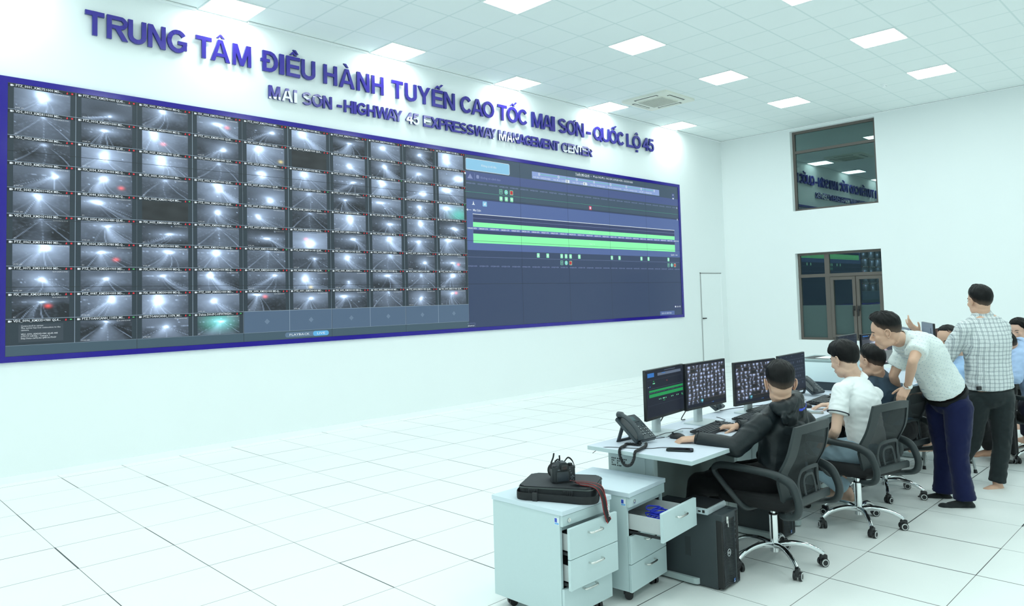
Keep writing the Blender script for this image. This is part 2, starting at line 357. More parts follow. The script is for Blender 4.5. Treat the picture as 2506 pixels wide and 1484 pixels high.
def glyph(ch, W, H, t):
    """heavy sans capital as a list of convex polygons in a W x H box"""
    B = lambda x0, x1, y0, y1: [[(x0, y0), (x1, y0), (x1, y1), (x0, y1)]]
    D = lambda x0, y0, x1, y1, w_: [[(x0-w_/2, y0), (x0+w_/2, y0), (x1+w_/2, y1), (x1-w_/2, y1)]]
    acc = []
    base = {'Â': 'A^', 'Ề': 'E^`', 'Ế': "E^'", 'À': 'A`', 'Ố': "O^'", 'Ộ': 'O^.', 'Đ': 'D-', 'Ơ': 'O,'}.get(ch, ch)
    x, mods = base[0], base[1:]; X0_ = 0
    for m in mods:
        c = W/2
        if m == '^': q = .20*H; acc += [[(c-q, 1.07*H), (c-q+.13*H, 1.07*H), (c, 1.165*H), (c, 1.25*H), (c-.035*H, 1.25*H)], [(c+q-.13*H, 1.07*H), (c+q, 1.07*H), (c+.035*H, 1.25*H), (c, 1.25*H), (c, 1.165*H)]]
        if m == '`': o_ = .16*H if '^' in mods else -.02*H; y_ = 1.16*H if '^' in mods else 1.07*H; acc += [[(c+o_+.02*H, y_), (c+o_+.12*H, y_), (c+o_-.03*H, y_+.19*H), (c+o_-.18*H, y_+.19*H)]]
        if m == "'": acc += [[(c+.12*H, 1.17*H), (c+.21*H, 1.17*H), (c+.42*H, 1.34*H), (c+.27*H, 1.36*H)]]
        if m == '.': acc += B(c-t*.55, c+t*.55, -.28*H, -.28*H+t*.9)
        if m == '-': X0_ = .11*W; acc += B(0, .52*W, .45*H, .45*H+t*.8)
        if m == ',': W = W*.93; acc += [[(W*.72, .84*H), (W*.93, .95*H), (W*1.08, 1.12*H), (W*.86, 1.08*H)]]
    p = []
    if x == 'T': p = B(0, W, H-t, H)+B(W/2-t/2, W/2+t/2, 0, H)
    elif x == 'I': p = B(0, W, 0, H)
    elif x == '-': p = B(0, W, .30*H, .30*H+t)
    elif x == 'L': p = B(0, t, 0, H)+B(0, W, 0, t*.95)
    elif x == 'E': p = B(0, t, 0, H)+B(0, W, 0, t*.9)+B(0, W, H-t*.9, H)+B(0, W*.93, H*.5-t*.40, H*.5+t*.45)
    elif x == 'H': p = B(0, t, 0, H)+B(W-t, W, 0, H)+B(0, W, H*.5-t*.42, H*.5+t*.48)
    elif x == 'N': p = B(0, t*.95, 0, H)+B(W-t*.95, W, 0, H)+[[(0, H), (t*1.05, H), (W, 0), (W-t*1.05, 0)]]
    elif x == 'M': p = B(0, t*.85, 0, H)+B(W-t*.85, W, 0, H)+[[(0, H), (t*1.25, H), (W/2+t*.42, 0), (W/2-t*.42, 0)], [(W-t*1.25, H), (W, H), (W/2+t*.42, 0), (W/2-t*.42, 0)]]
    elif x == 'A': p = [[(0, 0), (t*1.05, 0), (W/2+t*.2, H), (W/2-t*.58, H)], [(W-t*1.05, 0), (W, 0), (W/2+t*.58, H), (W/2-t*.2, H)], [(W*.24, H*.22), (W*.76, H*.22), (W*.70, H*.22+t*.8), (W*.30, H*.22+t*.8)]]
    elif x == 'Y': p = [[(0, H), (t*1.1, H), (W/2+t*.45, H*.42), (W/2-t*.45, H*.42)], [(W-t*1.1, H), (W, H), (W/2+t*.45, H*.42), (W/2-t*.45, H*.42)]]+B(W/2-t*.48, W/2+t*.48, 0, H*.45)
    elif x == 'X': p = [[(0, 0), (t*1.2, 0), (W-t*.05, H), (W-t*1.2, H)], [(W-t*1.2, 0), (W, 0), (t*1.2, H), (t*.05, H)]]
    elif x == 'W': p = [[(0, H), (t*.95, H), (W*.32, 0), (W*.32-t*.85, 0)], [(W*.32-t*.85, 0), (W*.32, 0), (W/2+t*.45, H), (W/2-t*.45, H)], [(W*.68, 0), (W*.68+t*.85, 0), (W/2+t*.45, H), (W/2-t*.45, H)], [(W*.68, 0), (W*.68+t*.85, 0), (W, H), (W-t*.95, H)]]
    elif x == 'U': p = B(0, t, H*.33, H)+B(W-t, W, H*.33, H)+arcband(W/2, H*.34, W/2, H*.34, 180, 360, t)
    elif x in 'OQ': p = arcband(W/2, H/2, W/2, H/2*1.02, 0, 360, t, 40)+([[(W*.52, .26*H), (W*.66, .34*H), (W*1.02, .02*H), (W*.88, -.07*H)]] if x == 'Q' else [])
    elif x == 'C': p = arcband(W*.52, H/2, W*.52, H/2*1.02, 38, 322, t, 34)
    elif x == 'G': p = arcband(W*.52, H/2, W*.52, H/2*1.02, 38, 335, t, 34)+B(W*.54, W, H*.36, H*.36+t*.85)+B(W-t, W, H*.14, H*.40)
    elif x == 'D': p = B(X0_, X0_+t, 0, H)+B(X0_, W*.55, 0, t*.92)+B(X0_, W*.55, H-t*.92, H)+arcband(W*.5, H/2, W*.5, H/2, -90, 90, t*.96, 26)
    elif x in 'PR':
        hb = H*.27 if x == 'R' else H*.29; cy_ = H-hb
        p = B(0, t, 0, H)+B(0, W-hb*.9, H-t*.88, H)+B(0, W-hb*.9, H-2*hb, H-2*hb+t*.82)+arcband(W-hb*1.05, cy_, hb*1.05, hb, -90, 90, t*.9, 18)
        if x == 'R': p += [[(W*.40, H*.47), (W*.66, H*.47), (W*1.02, 0), (W*1.02-t*1.15, 0)]]
    elif x == 'S':
        r1 = H*.275; p = arcband(W*.5, H-r1, W*.47, r1, 25, 270, t*.92, 22)+arcband(W*.5, r1+.005*H, W*.5, r1+.01*H, -155, 90, t*.92, 22)
        p += [[(W*.42, H*.54), (W*.62, H*.54-t*.1), (W*.60, H*.54-t*.98), (W*.40, H*.54-t*.8)]]
    elif x == '4': p = B(W*.62-t*.2, W*.62+t*.75, 0, H)+B(0, W, H*.22, H*.22+t*.85)+[[(0, H*.22), (t*.1, H*.38), (W*.60-t*.1, H), (W*.66, H), (W*.66, H-t*1.1), (t*1.05, H*.30)]]
    elif x == '5': p = B(W*.16, W*.93, H-t*.9, H)+[[(W*.04, H*.46), (W*.04+t*.85, H*.46), (W*.18+t*.8, H), (W*.18, H)]]+arcband(W*.48, H*.335, W*.52, H*.345, -160, 140, t*.92, 26)
    return p+acc
def letter_mesh(parent, ch, x0, x1, z0, cap, film=None, th=.03):
    t = bmesh.new(); W = x1-x0; stroke = (.186 if cap > .2 else .195)*cap
    for ip, poly in enumerate(glyph(ch, W, cap, stroke)):
        yo = -.00025*(ip % 7)-.00004*(ip // 7); xo = .0005*(ip % 5)
        ar = sum(a[0]*b_[1]-b_[0]*a[1] for a, b_ in zip(poly, poly[1:]+poly[:1]))
        if ar < 0: poly = poly[::-1]
        n = len(poly); F = [t.verts.new((x0+a+xo, -.022-th+yo, z0+b_+xo)) for a, b_ in poly]; K = [t.verts.new((x0+a+xo, -.022, z0+b_+xo)) for a, b_ in poly]
        vface(t, F, 0); vface(t, K[::-1], 1)
        for i in range(n): vface(t, [F[(i+1) % n], F[i], K[i], K[(i+1) % n]], 1)
    if film:
        fz0, fz1 = z0+film[0]*cap, z0+film[1]*cap; sk = random.uniform(-.35, .35)
        for q in (fz0, fz1): bmesh.ops.bisect_plane(t, geom=t.verts[:]+t.edges[:]+t.faces[:], plane_co=((x0+x1)/2, 0, q), plane_no=(sk, 0, 1))
        for f in t.faces:
            c = f.calc_center_median(); s = c.z+sk*(c.x-(x0+x1)/2)
            if f.material_index == 0 and fz0 < s < fz1: f.material_index = 2
    return obj('letter', t, [face_m, side_m, film_m], parent, fix=False)
t = thing('wall_sign', 'large purple raised Vietnamese lettering high on the video wall, upper line', 'sign', (0, 0, 0))
for ch, a, b_ in L1: letter_mesh(t, ch, a, b_, 4.604, .262)
t = thing('wall_sign', 'smaller purple raised English lettering below the Vietnamese line', 'sign', (0, 0, 0))
for q in L2: letter_mesh(t, q[0], q[1], q[2], 4.266, .168, (q[3], q[4]) if len(q) > 3 else None)
# ------------------------------------------------------------------ video wall
SX, SZ, SW, SH = .1405, 1.2295, 1.20727, .680882
frame_m = mat('purple_frame', srgb(40, 26, 140), .16, spec=.35, coat=.15, var=.02)
vw = thing('video_wall', 'huge video wall of flat panels in a glossy purple frame', 'video wall', (0, 0, 0))
bm = bmesh.new()
fx0, fx1, fz0, fz1 = .005, 12.283, 1.172, 4.012
for a, b_, c, d in ((fx0, fx1, fz0, SZ), (fx0, fx1, SZ+4*SH, fz1), (fx0, SX, SZ, SZ+4*SH), (SX+10*SW, fx1, SZ, SZ+4*SH)): box(bm, a, b_, -.032, 0, c, d)
obj('frame', bm, frame_m, vw)
panel_m = emis('panel_map_ground', srgb(60, 74, 112), .9)
blk = mat('panel_black', (.01, .012, .014), .4)
for r in range(4):
    for c in range(10):
        bm = bmesh.new(); x, z = SX+c*SW, SZ+r*SH
        box(bm, x+.001, x+SW-.001, -.018, 0, z+.001, z+SH-.001, 0)
        box(bm, x+.0035, x+SW-.0035, -.0195, -.018, z+.0035, z+SH-.0035, 1)
        obj('display_panel', bm, [blk, panel_m], vw)
FEEDS = """PTZ_0001_KM275+000 MS-...|.5,.3,.28|PTZ_0002_KM275+000 QL45...|.55,.75,.12|FIX_0003_KM275+000 MS-Q...|.45,.1,.2|FIX_0004_KM275+000 QL45...|.5,.35,.3,r.72,.45|PTZ_0007_KM277+000 MS-...|.65,.35,.15|FIX_0008_KM277+000 MS-Q...|.3,.2,.4|PTZ_0009_KM279+000 MS-...|.5,.3,.2|FIX_0010_KM279+000 MS-Q...|.4,.3,.25|PTZ_0011_KM281+000 MS-...|.5,.4,.18|FIX_0012_KM281+000 MS-Q...|.3,.4,.4
VDS_0013_KM281+000 MS-...|.5,.0,.15|PTZ_0014_KM283+000 MS-...|.45,.3,.22|FIX_0015_KM283+000 MS-Q...|.25,.15,.3,r.45,.6|PTZ_0016_KM285+000 QL45...|.6,.5,.2|FIX_0017_KM285+000 QL45...|.3,.2,.35,y.9,.8|VDS_0018_KM285+000 QL4...|d|PTZ_0019_KM287+000 MS-...|.5,.55,.25|FIX_0020_KM287+000 MS-Q...|.45,.3,.2|PTZ_0021_KM288+184 MS-...|.45,.5,.25|FIX_0022_KM288+184 MS-Q...|.8,.5,.6
VDS_0023_KM288+184 MS-...|.5,.1,.2|PTZ_0024_KM288+840 QL45...|.45,.35,.3|FIX_0025_KM288+840 QL45...|.4,.3,.35|VDS_0026_KM288+840 QL4...|.5,.1,.15|PTZ_0027_KM289+000 MS-...|.4,.45,.3|FIX_0028_KM289+000 MS-Q...|.35,.2,.3|PTZ_0029_KM291+000 MS-...|.6,.35,.25|FIX_0030_KM291+000 MS-Q...|.35,.2,.3|PTZ_0031_KM293+000 MS-...|.6,.6,.3|FIX_0032_KM293+000 MS-Q...|.3,.2,.5
PTZ_0033_KM295+000 MS-...|.7,.35,.15|FIX_0034_KM295+000 MS-Q...|.45,.3,.25,r.78,.68|VDS_0035_KM295+000 MS-...|.5,.1,.2|PTZ_0036_KM297+000 QL45...|.5,.25,.28|FIX_0037_KM297+000 QL45...|.6,.7,.25|VDS_0038_KM297+000 QL4...|.5,.15,.3|PTZ_0039_KM299+000 MS-...|.35,.3,.15|FIX_0040_KM299+000 MS-Q...|.3,.3,.35|PTZ_0041_KM301+000 MS-...|.5,.4,.2|FIX_0042_KM301+000 MS-Q...|.3,.3,.4,g.8,.7
PTZ_0043_KM301+824 MS-...|.45,.2,.2|FIX_0044_KM301+824 MS-Q...|.3,.25,.3|VDS_0045_KM301+824 MS-...|d|PTZ_0046_KM302+960 QL45...|.5,.4,.22|FIX_0047_KM302+960 QL45...|.3,.5,.2|VDS_0048_KM302+960 QL4...|.5,.1,.15|PTZ_0049_KM303+000 MS-...|.5,.3,.25|FIX_0050_KM303+000 MS-Q...|.6,.45,.25|PTZ_0051_KM305+000 MS-...|.5,.3,.2|FIX_0052_KM305+000 MS-Q...|.6,.5,.25
VDS_0053_KM305+000 MS-...|.5,.0,.15|PTZ_0054_KM306+480 QL45...|.5,.2,.2|FIX_0055_KM306+480 QL45...|.6,.5,.25|VDS_0056_KM306+480 QL4...|.5,.05,.12|PTZ_0057_KM308+500 MS-...|.5,.5,.25|FIX_0058_KM308+500 MS-Q...|.5,.7,.4,r.38,.45|PTZ_0059_KM310+000 MS-...|.6,.35,.22|FIX_0060_KM310+000 MS-Q...|.6,.25,.3|PTZ_0061_KM312+000 MS-...|.4,.3,.25|FIX_0062_KM312+000 MS-Q...|.35,.1,.4
PTZ_0063_KM313+980 MS-...|.55,.15,.3|FIX_0064_KM313+980 MS-Q...|.38,.3,.3,r.68,.65|PTZ_0065_KM315+000 MS-...|.55,.2,.25|FIX_0066_KM315+000 MS-Q...|.45,.2,.3|VDS_0067_KM315+000 MS-...|.55,.0,.2|PTZ_0068_KM316+140 QL45...|.62,.4,.1|FIX_0069_KM316+140 QL45...|.4,.3,.25|VDS_0070_KM316+140 QL4...|.6,.1,.3|PTZ_0071_KM318+000 MS-...|.6,.5,.15|FIX_0072_KM318+000 MS-Q...|.5,.5,.25,r.72,.6
PTZ_0073_KM318+900 MS-...|.5,.42,.18|PTZ_0075_KM320+900 MS-...|.5,.4,.2|FIX_0076_KM320+900 MS-Q...|.45,.25,.2|FIX_0078_KM322+000 MS-Q...|.3,.2,.2|PTZ_0079_KM324+000 MS-...|.7,.2,.15|FIX_0080_KM324+000 MS-QL46...|.35,.4,.25,y.5,.9|PTZ_0081_KM326+000 MS-...|.45,.6,.1|FIX_0082_KM326+000 MS-Q...|.5,.2,.3|VDS_0083_KM326+000 MS-...|.5,.2,.2|PTZ_0084_KM328+000 QL45...|.5,.2,.25
FIX_0085_KM328+000 QL45...|.5,.25,.15,r.62,.45|PTZ_0087_KM330+000 MS-...|.6,.2,.2|FIX_0088_KM330+000 MS-Q...|.35,.3,.35|PTZ_0089_KM332+000 MS-...|.4,.4,.25|FIX_0090_KM332+000 MS-Q...|.25,.1,.25,r.45,.2|PTZ_0091_KM334+000 MS-...|.5,.35,.2|FIX_0092_KM334+000 MS-Q...|.3,.3,.3|VDS_0093_KM334+000 MS-...|.5,.05,.12|PTZ_0094_KM335+980 QL45...|.45,.5,.2|FIX_0095_KM335+980 QL45...|.45,.2,.2,r.6,.2
VDS_0096_KM335+980 QL4...|x|PTZ.TOANCANH_11050_MS...|.5,.1,.12|PTZ.TOANCANH_11074_MS...|.5,.45,.12|Dahua DH-IPC-HFW7442H-...|.55,.3,.22,g.5,.3"""
vcol = bpy.data.materials.new('camera_picture'); vcol.use_nodes = True; g = NG(vcol); b = vcol.node_tree.nodes['Principled BSDF']
ca = g.n('ShaderNodeVertexColor'); ca.layer_name = 'Col'
b.inputs['Base Color'].default_value = (.01, .01, .01, 1); b.inputs['Roughness'].default_value = .4; b.inputs['Specular IOR Level'].default_value = .3
g.l(ca.outputs['Color'], b.inputs['Emission Color']); b.inputs['Emission Strength'].default_value = 1.0
def feed_color(u, v, P):
    """u right, v down, both 0..1 -> linear rgb of one night camera picture"""
    if P['k'] == 'd':
        s = .030+.02*noise.noise(Vector((u*3, v*3, P['s']))); return (s*.8, s*1.0, s*1.15)
    gx, gy, gs = P['g']; s = P['s']; V3 = lambda a, b_, c: noise.noise(Vector((a, b_, c)))
    hz = max(gy, .06); vds = P['rb'] < 0
    haze = .05+.12*(.5+.5*math.sin(s*2.3))
    base = haze*(1.15-.55*v)+.05*V3(u*2.2+s, v*2.2, s)+.012*V3(u*40, v*40, s)
    if v > hz: base -= .03*(1-min(1, gs*3))
    wx = .10*V3(u*4, v*4, s+9); d = math.hypot((u-gx)*1.6+wx, (v-gy+wx*.6)*P['an'])
    base += (1.7*math.exp(-(d/(gs*.50))**2)+.62*math.exp(-(d/(gs*1.7))**1.3))*(.35 if vds else 1)
    if v > hz:
        t = (v-hz)/(1-hz+1e-6); wd = .012+P['rw']*t; cx = gx+(P['rx']-gx)*t+P['cv']*t*(1-t); q = (u-cx)/wd
        if abs(q) < 1: base += (.02+.42*max(0, P['rb'])*(1-.55*t))*(1-abs(q)**3)+(.55*math.exp(-((q+.3)/.35)**2)*math.exp(-t*2.2) if not vds else .04*math.exp(-(q/.4)**2))
        for e, a_ in ((-1.05, .35), (.05, .20), (1.05, .35), (1.75, .16), (-1.9, .12)):
            lw = .010+.010*t; dd = abs(u-(cx+e*wd))
            if dd < lw: base += a_*(1-dd/lw)*(1 if abs(e) > .5 or int(t*14) % 2 else .2)
        base += .07*max(0, V3(u*16, v*12, s))*(1-t*.4)
    if abs(v-hz) < .035 and gy > .15 and P['lamps']: base += 1.1*max(0, V3(u*22+s, s*3, 1)-.05)*(1-abs(v-hz)/.035)
    for px_, py_, pr_ in P['pts']:
        dd = math.hypot((u-px_)*1.6, v-py_)/pr_
        if dd < 3: base += .9*math.exp(-dd*dd)
    base = max(.02, base)
    c = [base*.66, base*.89, base*1.24]
    if P['t']:
        k, tx, ty = P['t']; e = math.exp(-(math.hypot((u-tx)*1.5, v-ty)/.085)**2)
        add = {'r': (.9, .08, .06), 'y': (.7, .55, .1), 'g': (.05, .6, .35)}[k]
        if k == 'g': e = math.exp(-(math.hypot((u-tx)*1.3, v-ty)/.45)**2)*.6; c[0] *= 1-.6*e
        for i in range(3): c[i] += add[i]*e
    return tuple(c)
def feed_bm(x0, x1, z0, z1, y, P, nx=44, nz=27):
    bm = bmesh.new(); lay = bm.verts.layers.float_color.new('Col'); G = []
    for j in range(nz+1):
        row = []
        for i in range(nx+1):
            u, v = i/nx, j/nz; q = bm.verts.new((x0+(x1-x0)*u, y, z1-(z1-z0)*v)); q[lay] = (*feed_color(u, v, P), 1); row.append(q)
        G.append(row)
    for j in range(nz):
        for i in range(nx): vface(bm, [G[j][i], G[j+1][i], G[j+1][i+1], G[j][i+1]])
    return bm
capw = emis('caption_white', (.75, .85, .9), 1.0); capr = emis('caption_red', (.75, .03, .05), 1); capg = emis('caption_green', (.1, .7, .2), 1)
cellbg = emis('cell_ground', srgb(44, 58, 68), 1); cellline = emis('cell_line', srgb(150, 172, 190), 1); barbg = emis('bar_ground', srgb(66, 90, 104), 1); emptybg = emis('empty_cell', srgb(80, 104, 130), 1); emptylogo = emis('empty_logo', srgb(104, 128, 152), 1); headbg = emis('cell_head', srgb(26, 36, 44), 1)
CW, RH = SW/2, .26205; ZT = SZ+4*SH
def T(x, z, y=-.0262): return Matrix.Translation((x, y, z)) @ XZ
recs = [ln.split('|') for ln in FEEDS.split('\n')]
YB = -.0215
for r in range(10):
    for c in range(10):
        x0, z1 = SX+c*CW, ZT-r*RH; x1, z0 = x0+CW, z1-RH
        bm = bmesh.new(); empty = (r == 9 and c > 3)
        quad(bm, [(x0, YB, z0), (x1, YB, z0), (x1, YB, z1), (x0, YB, z1)], 2 if empty else 0)
        lw = .0022
        for q in ((x0, x0+lw, z0, z1), (x1-lw, x1, z0, z1), (x0, x1, z0, z0+lw), (x0, x1, z1-lw, z1)):
            quad(bm, [(q[0], YB-.0008, q[2]), (q[1], YB-.0008, q[2]), (q[1], YB-.0008, q[3]), (q[0], YB-.0008, q[3])], 1)
        if empty:
            cx, cz = (x0+x1)/2, (z0+z1)/2; d = .035
            quad(bm, [(cx-d, YB-.001, cz), (cx, YB-.001, cz-d), (cx+d, YB-.001, cz), (cx, YB-.001, cz+d)], 3)
            obj('empty_screen_cell', bm, [cellbg, cellline, emptybg, emptylogo], vw, fix=False); continue
        quad(bm, [(x0+lw, YB-.0006, z1-.036), (x1-lw, YB-.0006, z1-.036), (x1-lw, YB-.0006, z1-lw), (x0+lw, YB-.0006, z1-lw)], 4)
        cell = obj('screen_cell', bm, [cellbg, cellline, emptybg, emptylogo, headbg], vw, fix=False)
        name, par = recs[r][2*c], recs[r][2*c+1]
        P = {'k': par[0], 's': r*3.7+c*1.3, 't': None}
        if par[0] not in 'dx':
            q = par.split(','); P['k'] = 'n'; P['g'] = tuple(float(a) for a in q[:3])
            if len(q) > 3: P['t'] = (q[3][0], float(q[3][1:]), float(q[4]))
            h = random.Random(r*10+c); P['cv'] = h.uniform(-.25, .25); P['lamps'] = h.random() < .6; P['pts'] = [(h.random(), h.uniform(.05, .8), h.choice((.010, .014, .02))) for _ in range(h.randint(0, 4))]; P['an'] = h.choice((1, 1, 1.8, 2.6, .6)); P['rx'] = h.choice((.15, .35, .5, .75, .95)) if not name.startswith('VDS') else .5
            P['rw'] = h.uniform(.12, .34) if not name.startswith('VDS') else .45; P['rb'] = h.choice((.05, .2, .4, .9)) if not name.startswith('VDS') else -.5
            if r == 9: P['rw'] = .5; P['rx'] = .5; P['rb'] = .45; P['cv'] = 0
        if par == 'x':
            bm = bmesh.new(); quad(bm, [(x0+.11, YB-.002, z0+.03), (x0+.50, YB-.002, z0+.03), (x0+.50, YB-.002, z1-.055), (x0+.11, YB-.002, z1-.055)], 1)
            for k, s in enumerate(('Connected to server.', 'The server has lost connection to the', 'camera.', '', 'VDS_0096_KM335+980 QL45-445', '(172.17.168.42) - Camera 1', 'http://vms-cw02.ms-ql45.its:7563/')):
                if s: add_text(bm, s, T(x0+.13, z1-.078-.0205*k, YB-.004), .0225, 0)
            obj('camera_feed', bm, [capw, emis('message_box', srgb(58, 70, 80), 1)], cell, fix=False)
        else:
            obj('camera_feed', feed_bm(x0+CW*.087, x0+CW*.915, z0+.005, z1-.040, YB-.001, P, *((30, 18) if P['k'] == 'd' else (46, 28))), vcol, cell, fix=False)
        bm = bmesh.new(); add_text(bm, name, T(x0+.066, z1-.030), .0335, 0, off=.012, wide=.41 if len(name) > 22 else .395)
        quad(bm, [(x0+.022, YB-.003, z1-.031), (x0+.043, YB-.003, z1-.031), (x0+.043, YB-.003, z1-.012), (x0+.022, YB-.003, z1-.012)], 0)
        quad(bm, [(x0+.043, YB-.003, z1-.022), (x0+.052, YB-.003, z1-.030), (x0+.052, YB-.003, z1-.013)], 0)
        live = name in ('VDS_0045_KM301+824 MS-...', 'FIX_0030_KM291+000 MS-Q...', 'FIX_0042_KM301+000 MS-Q...', 'VDS_0038_KM297+000 QL4...', 'VDS_0067_KM315+000 MS-...', 'PTZ_0075_KM320+900 MS-...', 'FIX_0080_KM324+000 MS-QL46...') or r == 9
        if live: quad(bm, [(x1-.045, YB-.003, z1-.024), (x1-.026, YB-.003, z1-.024), (x1-.026, YB-.003, z1-.015), (x1-.045, YB-.003, z1-.015)], 2)
        else:
            quad(bm, [(x1-.035+.010*math.cos(a), YB-.003, z1-.0205+.009*math.sin(a)) for a in [k*PI/5 for k in range(10)]], 1)
        quad(bm, [(x1-.090, YB-.003, z1-.030), (x1-.074, YB-.003, z1-.030), (x1-.076, YB-.003, z1-.012), (x1-.082, YB-.003, z1-.010)], 1)
        if par != 'x' and P['k'] != 'd':
            add_text(bm, '02-01-2024 21:10:03', T(x0+CW*.66, z1-.058, YB-.004), .0165, 0)
            add_text(bm, 'IP PTZ '+name[8:11] if name.startswith('PTZ') else 'IPC', T(x0+CW*.105, z0+.014, YB-.004), .0145, 0)
        obj('caption', bm, [capw, capr, capg], cell, fix=False)
bm = bmesh.new(); zb = ZT-10*RH
quad(bm, [(SX, YB, SZ), (SX+5*SW, YB, SZ), (SX+5*SW, YB, zb), (SX, YB, zb)], 0)
def pill(bm, x0, x1, z0, z1, y, mi): quad(bm, [(a, y, b_) for a, b_ in rrect(x0, x1, z0, z1, (z1-z0)*.48, 6)], mi)
px = SX+2.955
pill(bm, px, px+.62, SZ+.022, SZ+.085, YB-.001, 1); pill(bm, px+.39, px+.62, SZ+.022, SZ+.085, YB-.0015, 2)
add_text(bm, 'PLAYBACK', T(px+.055, SZ+.040, YB-.003), .040, 3, wide=.28); add_text(bm, 'LIVE', T(px+.445, SZ+.040, YB-.003), .040, 3, wide=.115)
obj('status_bar', bm, [barbg, emis('pill_grey', srgb(92, 120, 146), 1), emis('pill_blue', srgb(96, 176, 226), 1), capw], vw, fix=False)
# ---- the road map side
MM = [emis('map_'+n, srgb(*c), s) for n, c, s in (('deep', (52, 68, 100), 1), ('mid', (74, 90, 140), 1), ('slate', (64, 84, 104), 1), ('white', (220, 232, 240), 1), ('grey', (132, 146, 190), 1), ('green', (140, 252, 176), 1), ('button', (140, 200, 232), 1), ('route', (138, 162, 214), 1), ('greenline', (80, 220, 160), 1), ('strip', (96, 112, 180), 1), ('navy', (52, 64, 104), 1), ('mint', (150, 240, 196), 1), ('red', (190, 50, 60), 1), ('pink', (216, 70, 110), 1), ('lightmid', (82, 104, 158), 1), ('cyan', (90, 190, 210), 1))]
deep, mid, slate, wht, gry, grn, btn, rou, gln, stp, nvy, mint, red, pink, lmid, cyn = range(16)
bm = bmesh.new()
def R(x0, x1, z0, z1, mi, lay=0): y = -.0212-.0005*lay; quad(bm, [(x0, y, z0), (x1, y, z0), (x1, y, z1), (x0, y, z1)], mi)
def RR(x0, x1, z0, z1, r_, mi, lay=0): y = -.0212-.0005*lay; quad(bm, [(a, y, b_) for a, b_ in rrect(x0, x1, z0, z1, r_, 4)], mi)
def TX(s, x, z, size, mi=wht, wide=None, off=0): add_text(bm, s, T(x, z, -.0246), size, mi, wide=wide, off=0 if 'Đ' in s else off, res=2)
mx0, mx1 = SX+5*SW, SX+10*SW
R(mx0, mx1, SZ, ZT, deep); R(mx0, mx1, 3.69, ZT, slate, 1); R(mx0, mx1, 3.544, 3.69, mid, 1); R(mx0, mx1, 3.25, 3.544, slate, 1); R(mx0, mx1, 2.443, 3.247, lmid, 1); R(mx0, mx1, 2.335, 2.443, deep, 1)
R(mx0, mx1, 3.247, 3.262, nvy, 2); R(6.15, 12.18, 3.362, 3.364, gln, 2); R(6.15, 12.17, 2.333, 2.336, gry, 2)
RR(6.178, 7.15, 3.709, 3.897, .03, wht, 2); RR(6.184, 7.144, 3.715, 3.891, .027, btn, 3)
TX('Không có dữ liệu', 6.51, 3.79, .05, wht, .33)
quad(bm, [(6.21, -.0232, 3.575), (6.325, -.0232, 3.575), (6.268, -.0232, 3.655)], gry); R(6.362, 6.366, 3.56, 3.67, gry, 3); RR(6.40, 6.46, 3.585, 3.645, .02, gry, 3)
RR(6.15, 6.185, 3.632, 3.668, .017, wht, 3); TX('Không có cảnh báo', 6.489, 3.592, .052, gry, .44)
R(7.686, 11.512, 3.712, 3.834, rou, 3); R(7.87, 11.33, 3.797, 3.803, gln, 4)
for k, (nx_, s) in enumerate(zip((7.867, 8.371, 8.871, 9.371, 9.875, 10.377, 10.875, 11.333), ('NG MS / KM275+000', 'NG ĐG / KM283+8', 'NG GM / KM295+8', 'NG HL / KM305+000', 'NG TS / KM313+380', 'NG ĐX / KM321+100', 'NG ĐT / KM328+000', 'QL45 / KM335+980'))):
    for rr_, mi, ly in ((.026, wht, 5), (.019, rou, 6), (.008, wht, 7)):
        y = -.0212-.0005*ly; quad(bm, [(nx_+rr_*math.cos(a), y, 3.80+rr_*math.sin(a)) for a in [k2*PI/8 for k2 in range(16)]], mi)
    if k < 7: TX(s, 7.715+k*.515, 3.729, .034, wht, .43)
for x in (8.56, 9.05): R(x, x+.105, 3.718, 3.772, wht, 6); R(x+.03, x+.045, 3.725, 3.765, nvy, 7)
TX('Tuyến MS-QL45', 8.836, 3.888, .052, wht, .40, .01); R(8.836, 9.24, 3.876, 3.880, wht, 5); TX('v', 9.28, 3.89, .04); TX('Đoạn NG ĐG - NG GM, KM283+878 - KM295+800', 9.352, 3.888, .052, wht, 1.24, .01)
RR(11.98, 12.08, 3.66, 3.80, .01, mid, 3); R(12.015, 12.035, 3.76, 3.78, wht, 4); R(12.0, 12.05, 3.68, 3.705, wht, 4)
kms = []
m_ = 283.878
while m_ < 296 and len(kms) < 25: kms.append('KM%d+%s' % (int(m_), '878' if len(kms) % 2 == 0 else '378')); m_ += .5
for k, s in enumerate(kms):
    x = 6.183+k*.2415; TX(s, x, 3.490, .030, gry, .185); TX(s, x, 2.180, .030, gry, .185)
R(6.30, 12.03, 2.823, 2.881, grn, 5) if False else R(6.303, 12.028, 2.812, 2.887, grn, 4)
R(6.303, 12.028, 2.765, 2.812, stp, 4); R(6.303, 12.028, 2.705, 2.765, nvy, 4); R(6.303, 12.028, 2.558, 2.705, grn, 4)
R(6.303, 12.028, 2.887, 3.010, nvy, 4)
R(6.303, 12.028, 3.010, 3.020, wht, 5); R(6.303, 12.028, 2.949, 2.953, gry, 5); R(6.303, 6.307, 2.558, 3.02, gry, 5); R(12.024, 12.028, 2.558, 3.02, gry, 5)
for k, s in enumerate(kms): TX(s, 6.19+k*.2415, 2.776, .032, wht, .185, .01)
R(6.18, 6.28, 3.073, 3.078, wht, 5); quad(bm, [(6.17, -.0236, 3.0755), (6.205, -.0236, 3.055), (6.205, -.0236, 3.096)], wht)
TX('Mai Sơn', 6.31, 3.060, .05, wht, .165, .01)
